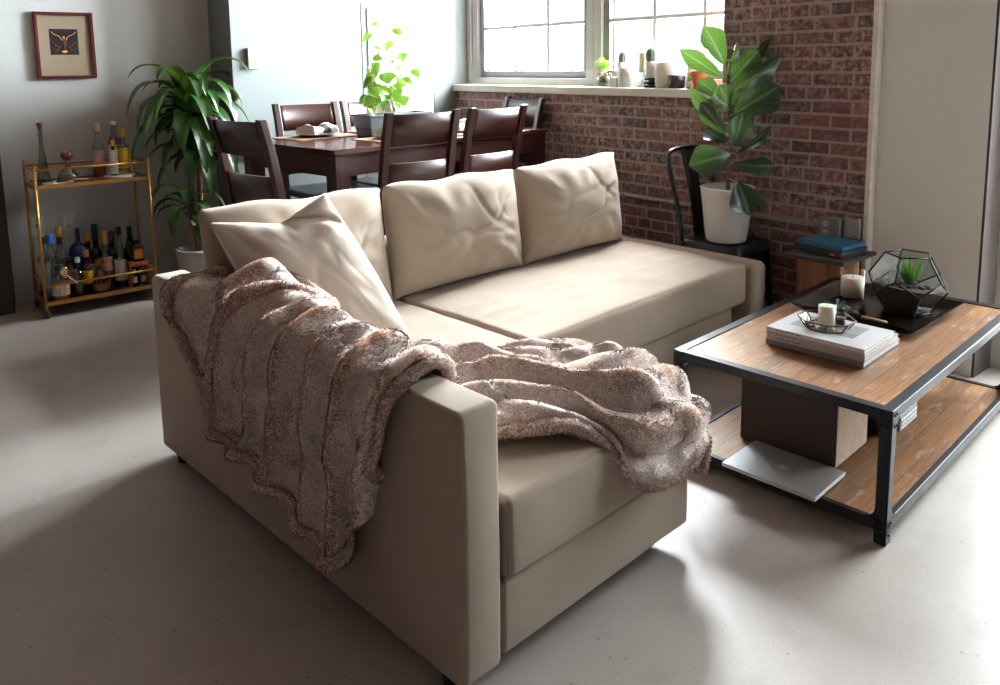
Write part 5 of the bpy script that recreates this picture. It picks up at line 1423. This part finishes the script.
for k in range(5):
    q = k * 1.3; oval_leaf(m_, (.02 * math.cos(q), .02 * math.sin(q), .084), (math.cos(q), math.sin(q), -.05), .04, .028, (0, 0, 1), 1.4, .2)
m_.build('dry_leaves', mat('dry_leaf', (176, 106, 74), .7, 0, .2, 40), g)
CACT = mat('cactus_skin', (72, 84, 74), .8, 0, .25, 60, .6, 120)
def cactus(y, h0, r, h, px, lb, x=SX):
    t_ = pot('potted_cactus', lb, y, .034, .040, h0, WHITEC, 'plant', x, 'little cacti on the window sill')
    P = []
    for i in range(17):
        a = PI * i / 16
        P.append([(r * (math.sin(a) ** .8) * (1 + .07 * math.cos(10 * 2 * PI * j / 40)) * math.cos(2 * PI * j / 40), r * (math.sin(a) ** .8) * (1 + .07 * math.cos(10 * 2 * PI * j / 40)) * math.sin(2 * PI * j / 40), h0 * .8 + h / 2 * (1 - math.cos(a))) for j in range(40)])
    MB().grid(P, cv=True).build('cactus', CACT, t_); return t_
cactus(3.405, .155, .027, .095, 0, 'white pot with a round cactus behind the white vase, left', XB + .10)
pot('white_vase', 'plain white cylinder vase in front of the left cactus pot', 3.345, .048, .050, .122, WHITEC, 'vase')
o = MB().bb((-.03, -.03, 0), (.03, .03, .062)).build('white_box', WHITEP, None, bevel=.003, loc=(SX, 3.425, ZS + .0005)); tag(o, 'small white box between the jar cutting and the white vase', 'box')
c = thing('pillar_candle', 'tall pale yellow candle on a glass holder on the sill', 'candle', (XB + .09, 3.225, ZS + .0005), 0)
MB().lathe([(.042, 0), (.044, .004), (.02, .02), (.015, .05), (.022, .075), (.044, .085), (.044, .09), (.0001, .09)], n=28).build('glass_holder', GCL, c)
MB().lathe([(.033, .0905), (.034, .094), (.034, .205), (.03, .209), (.0001, .205)], n=28).build('wax', mat('yellow_wax', (236, 232, 190), .5), c)
MB().cyl((0, 0, .204), (.001, 0, .216), .0012, n=6).build('wick', INK, c)
st_ = thing('black_stand', 'stack of flat black discs carrying the right cactus pot', 'stand', (SX, 3.142, ZS + .0005), 0)
for k, r in enumerate((.050, .047, .045)):
    MB().lathe([(r * .9, 0), (r, .003), (r, .012), (r * .9, .015), (.0001, .015)], (0, 0, .022 * k), 28).build('disc', BLACKP, st_)
    if k < 2: MB().cyl((0, 0, .015 + .022 * k), (0, 0, .022 + .022 * k), .018, n=16).build('spacer', BLACKP, st_)
t_ = cactus(3.142, .098, .034, .10, 0, 'white pot with an oval cactus standing on the black discs'); t_.location.z = ZS + .0603
pot('cream_planter', 'largest cream pot on the sill, next to the black discs', 3.030, .060, .076, .150, mat('cream_glaze', (216, 208, 198), .5, 0, .04, 9))
tw = thing('glass_twig_vase', 'slender pale sprig in a clear glass tube behind the cream pot', 'vase', (XB + .11, 3.085, ZS + .0005), 0); tw.name = 'twig_vase'
MB().lathe([(.02, 0), (.022, .003), (.022, .12), (.02, .12), (.02, .006), (.0001, .006)], n=20).build('glass_body', GCL, tw)
m_ = MB(); m_.tube(crom([(0, 0, .01), (.004, .0, .14), (.0, -.012, .24), (.0, -.01, .30)], 12), .0016, 6)
m_.build('twig', mat('pale_twig', (176, 176, 160), .7), tw)
m_ = MB()
for k in range(16):
    u = k / 15; q = k * 2.4; oval_leaf(m_, (.002, -.008 * u, .14 + .15 * u), (math.cos(q), math.sin(q), 1.), .03, .009, (0, 0, 1), .5)
m_.build('foliage', mat('pale_sage_leaf', (186, 192, 176), .7), tw)
pot('dark_candle_pot', 'short dark purple glazed pot in front of the cream planter', 2.938, .048, .049, .076, mat('dark_plum_glaze', (52, 42, 58), .35, 0, .05, 9), x=XB + .04)
o = pot('small_succulent', 'tiny green succulent in a pale pot beside the terracotta pot', 2.862, .020, .024, .042, WHITEC, 'plant'); o.name = 'potted_succulent'
m_ = MB()
for k in range(14):
    q = k * 2.4; oval_leaf(m_, (0, 0, .036), (math.cos(q), math.sin(q), .4 + k * .12), .034, .014, (0, 0, 1), -.4, .3)
m_.build('foliage', GRASSL, o)
b = thing('wax_jar', 'tall pale wax-filled bottle at the back near the terracotta pot', 'bottle', (XB + .11, 2.875, ZS + .0005), 0)
MB().lathe([(.036, 0), (.038, .004), (.038, .13), (.022, .155), (.016, .165), (.016, .185), (.0001, .185)], n=26).build('bottle_body', mat('pale_green_glass', (222, 228, 206), .35, 0, .02, 9), b)
MB().cyl((0, 0, .1855), (0, 0, .20), .014, n=16).build('cork', CORK, b)
sc = MB().lathe([(.06, 0), (.075, .008), (.078, .012), (.07, .011), (.0001, .007)], n=30).build('terracotta_saucer', TERRA, None, loc=(SX - .01, 2.785, ZS + .0005)); tag(sc, 'terracotta saucer under the tilted terracotta pot', 'saucer')
tp = pot('terracotta_pot', 'terracotta pot behind the fig leaves at the right end of the sill', 2.785, .034, .048, .092, TERRA, 'pot', SX - .01, None, .022); tp.location.z = ZS + .0085
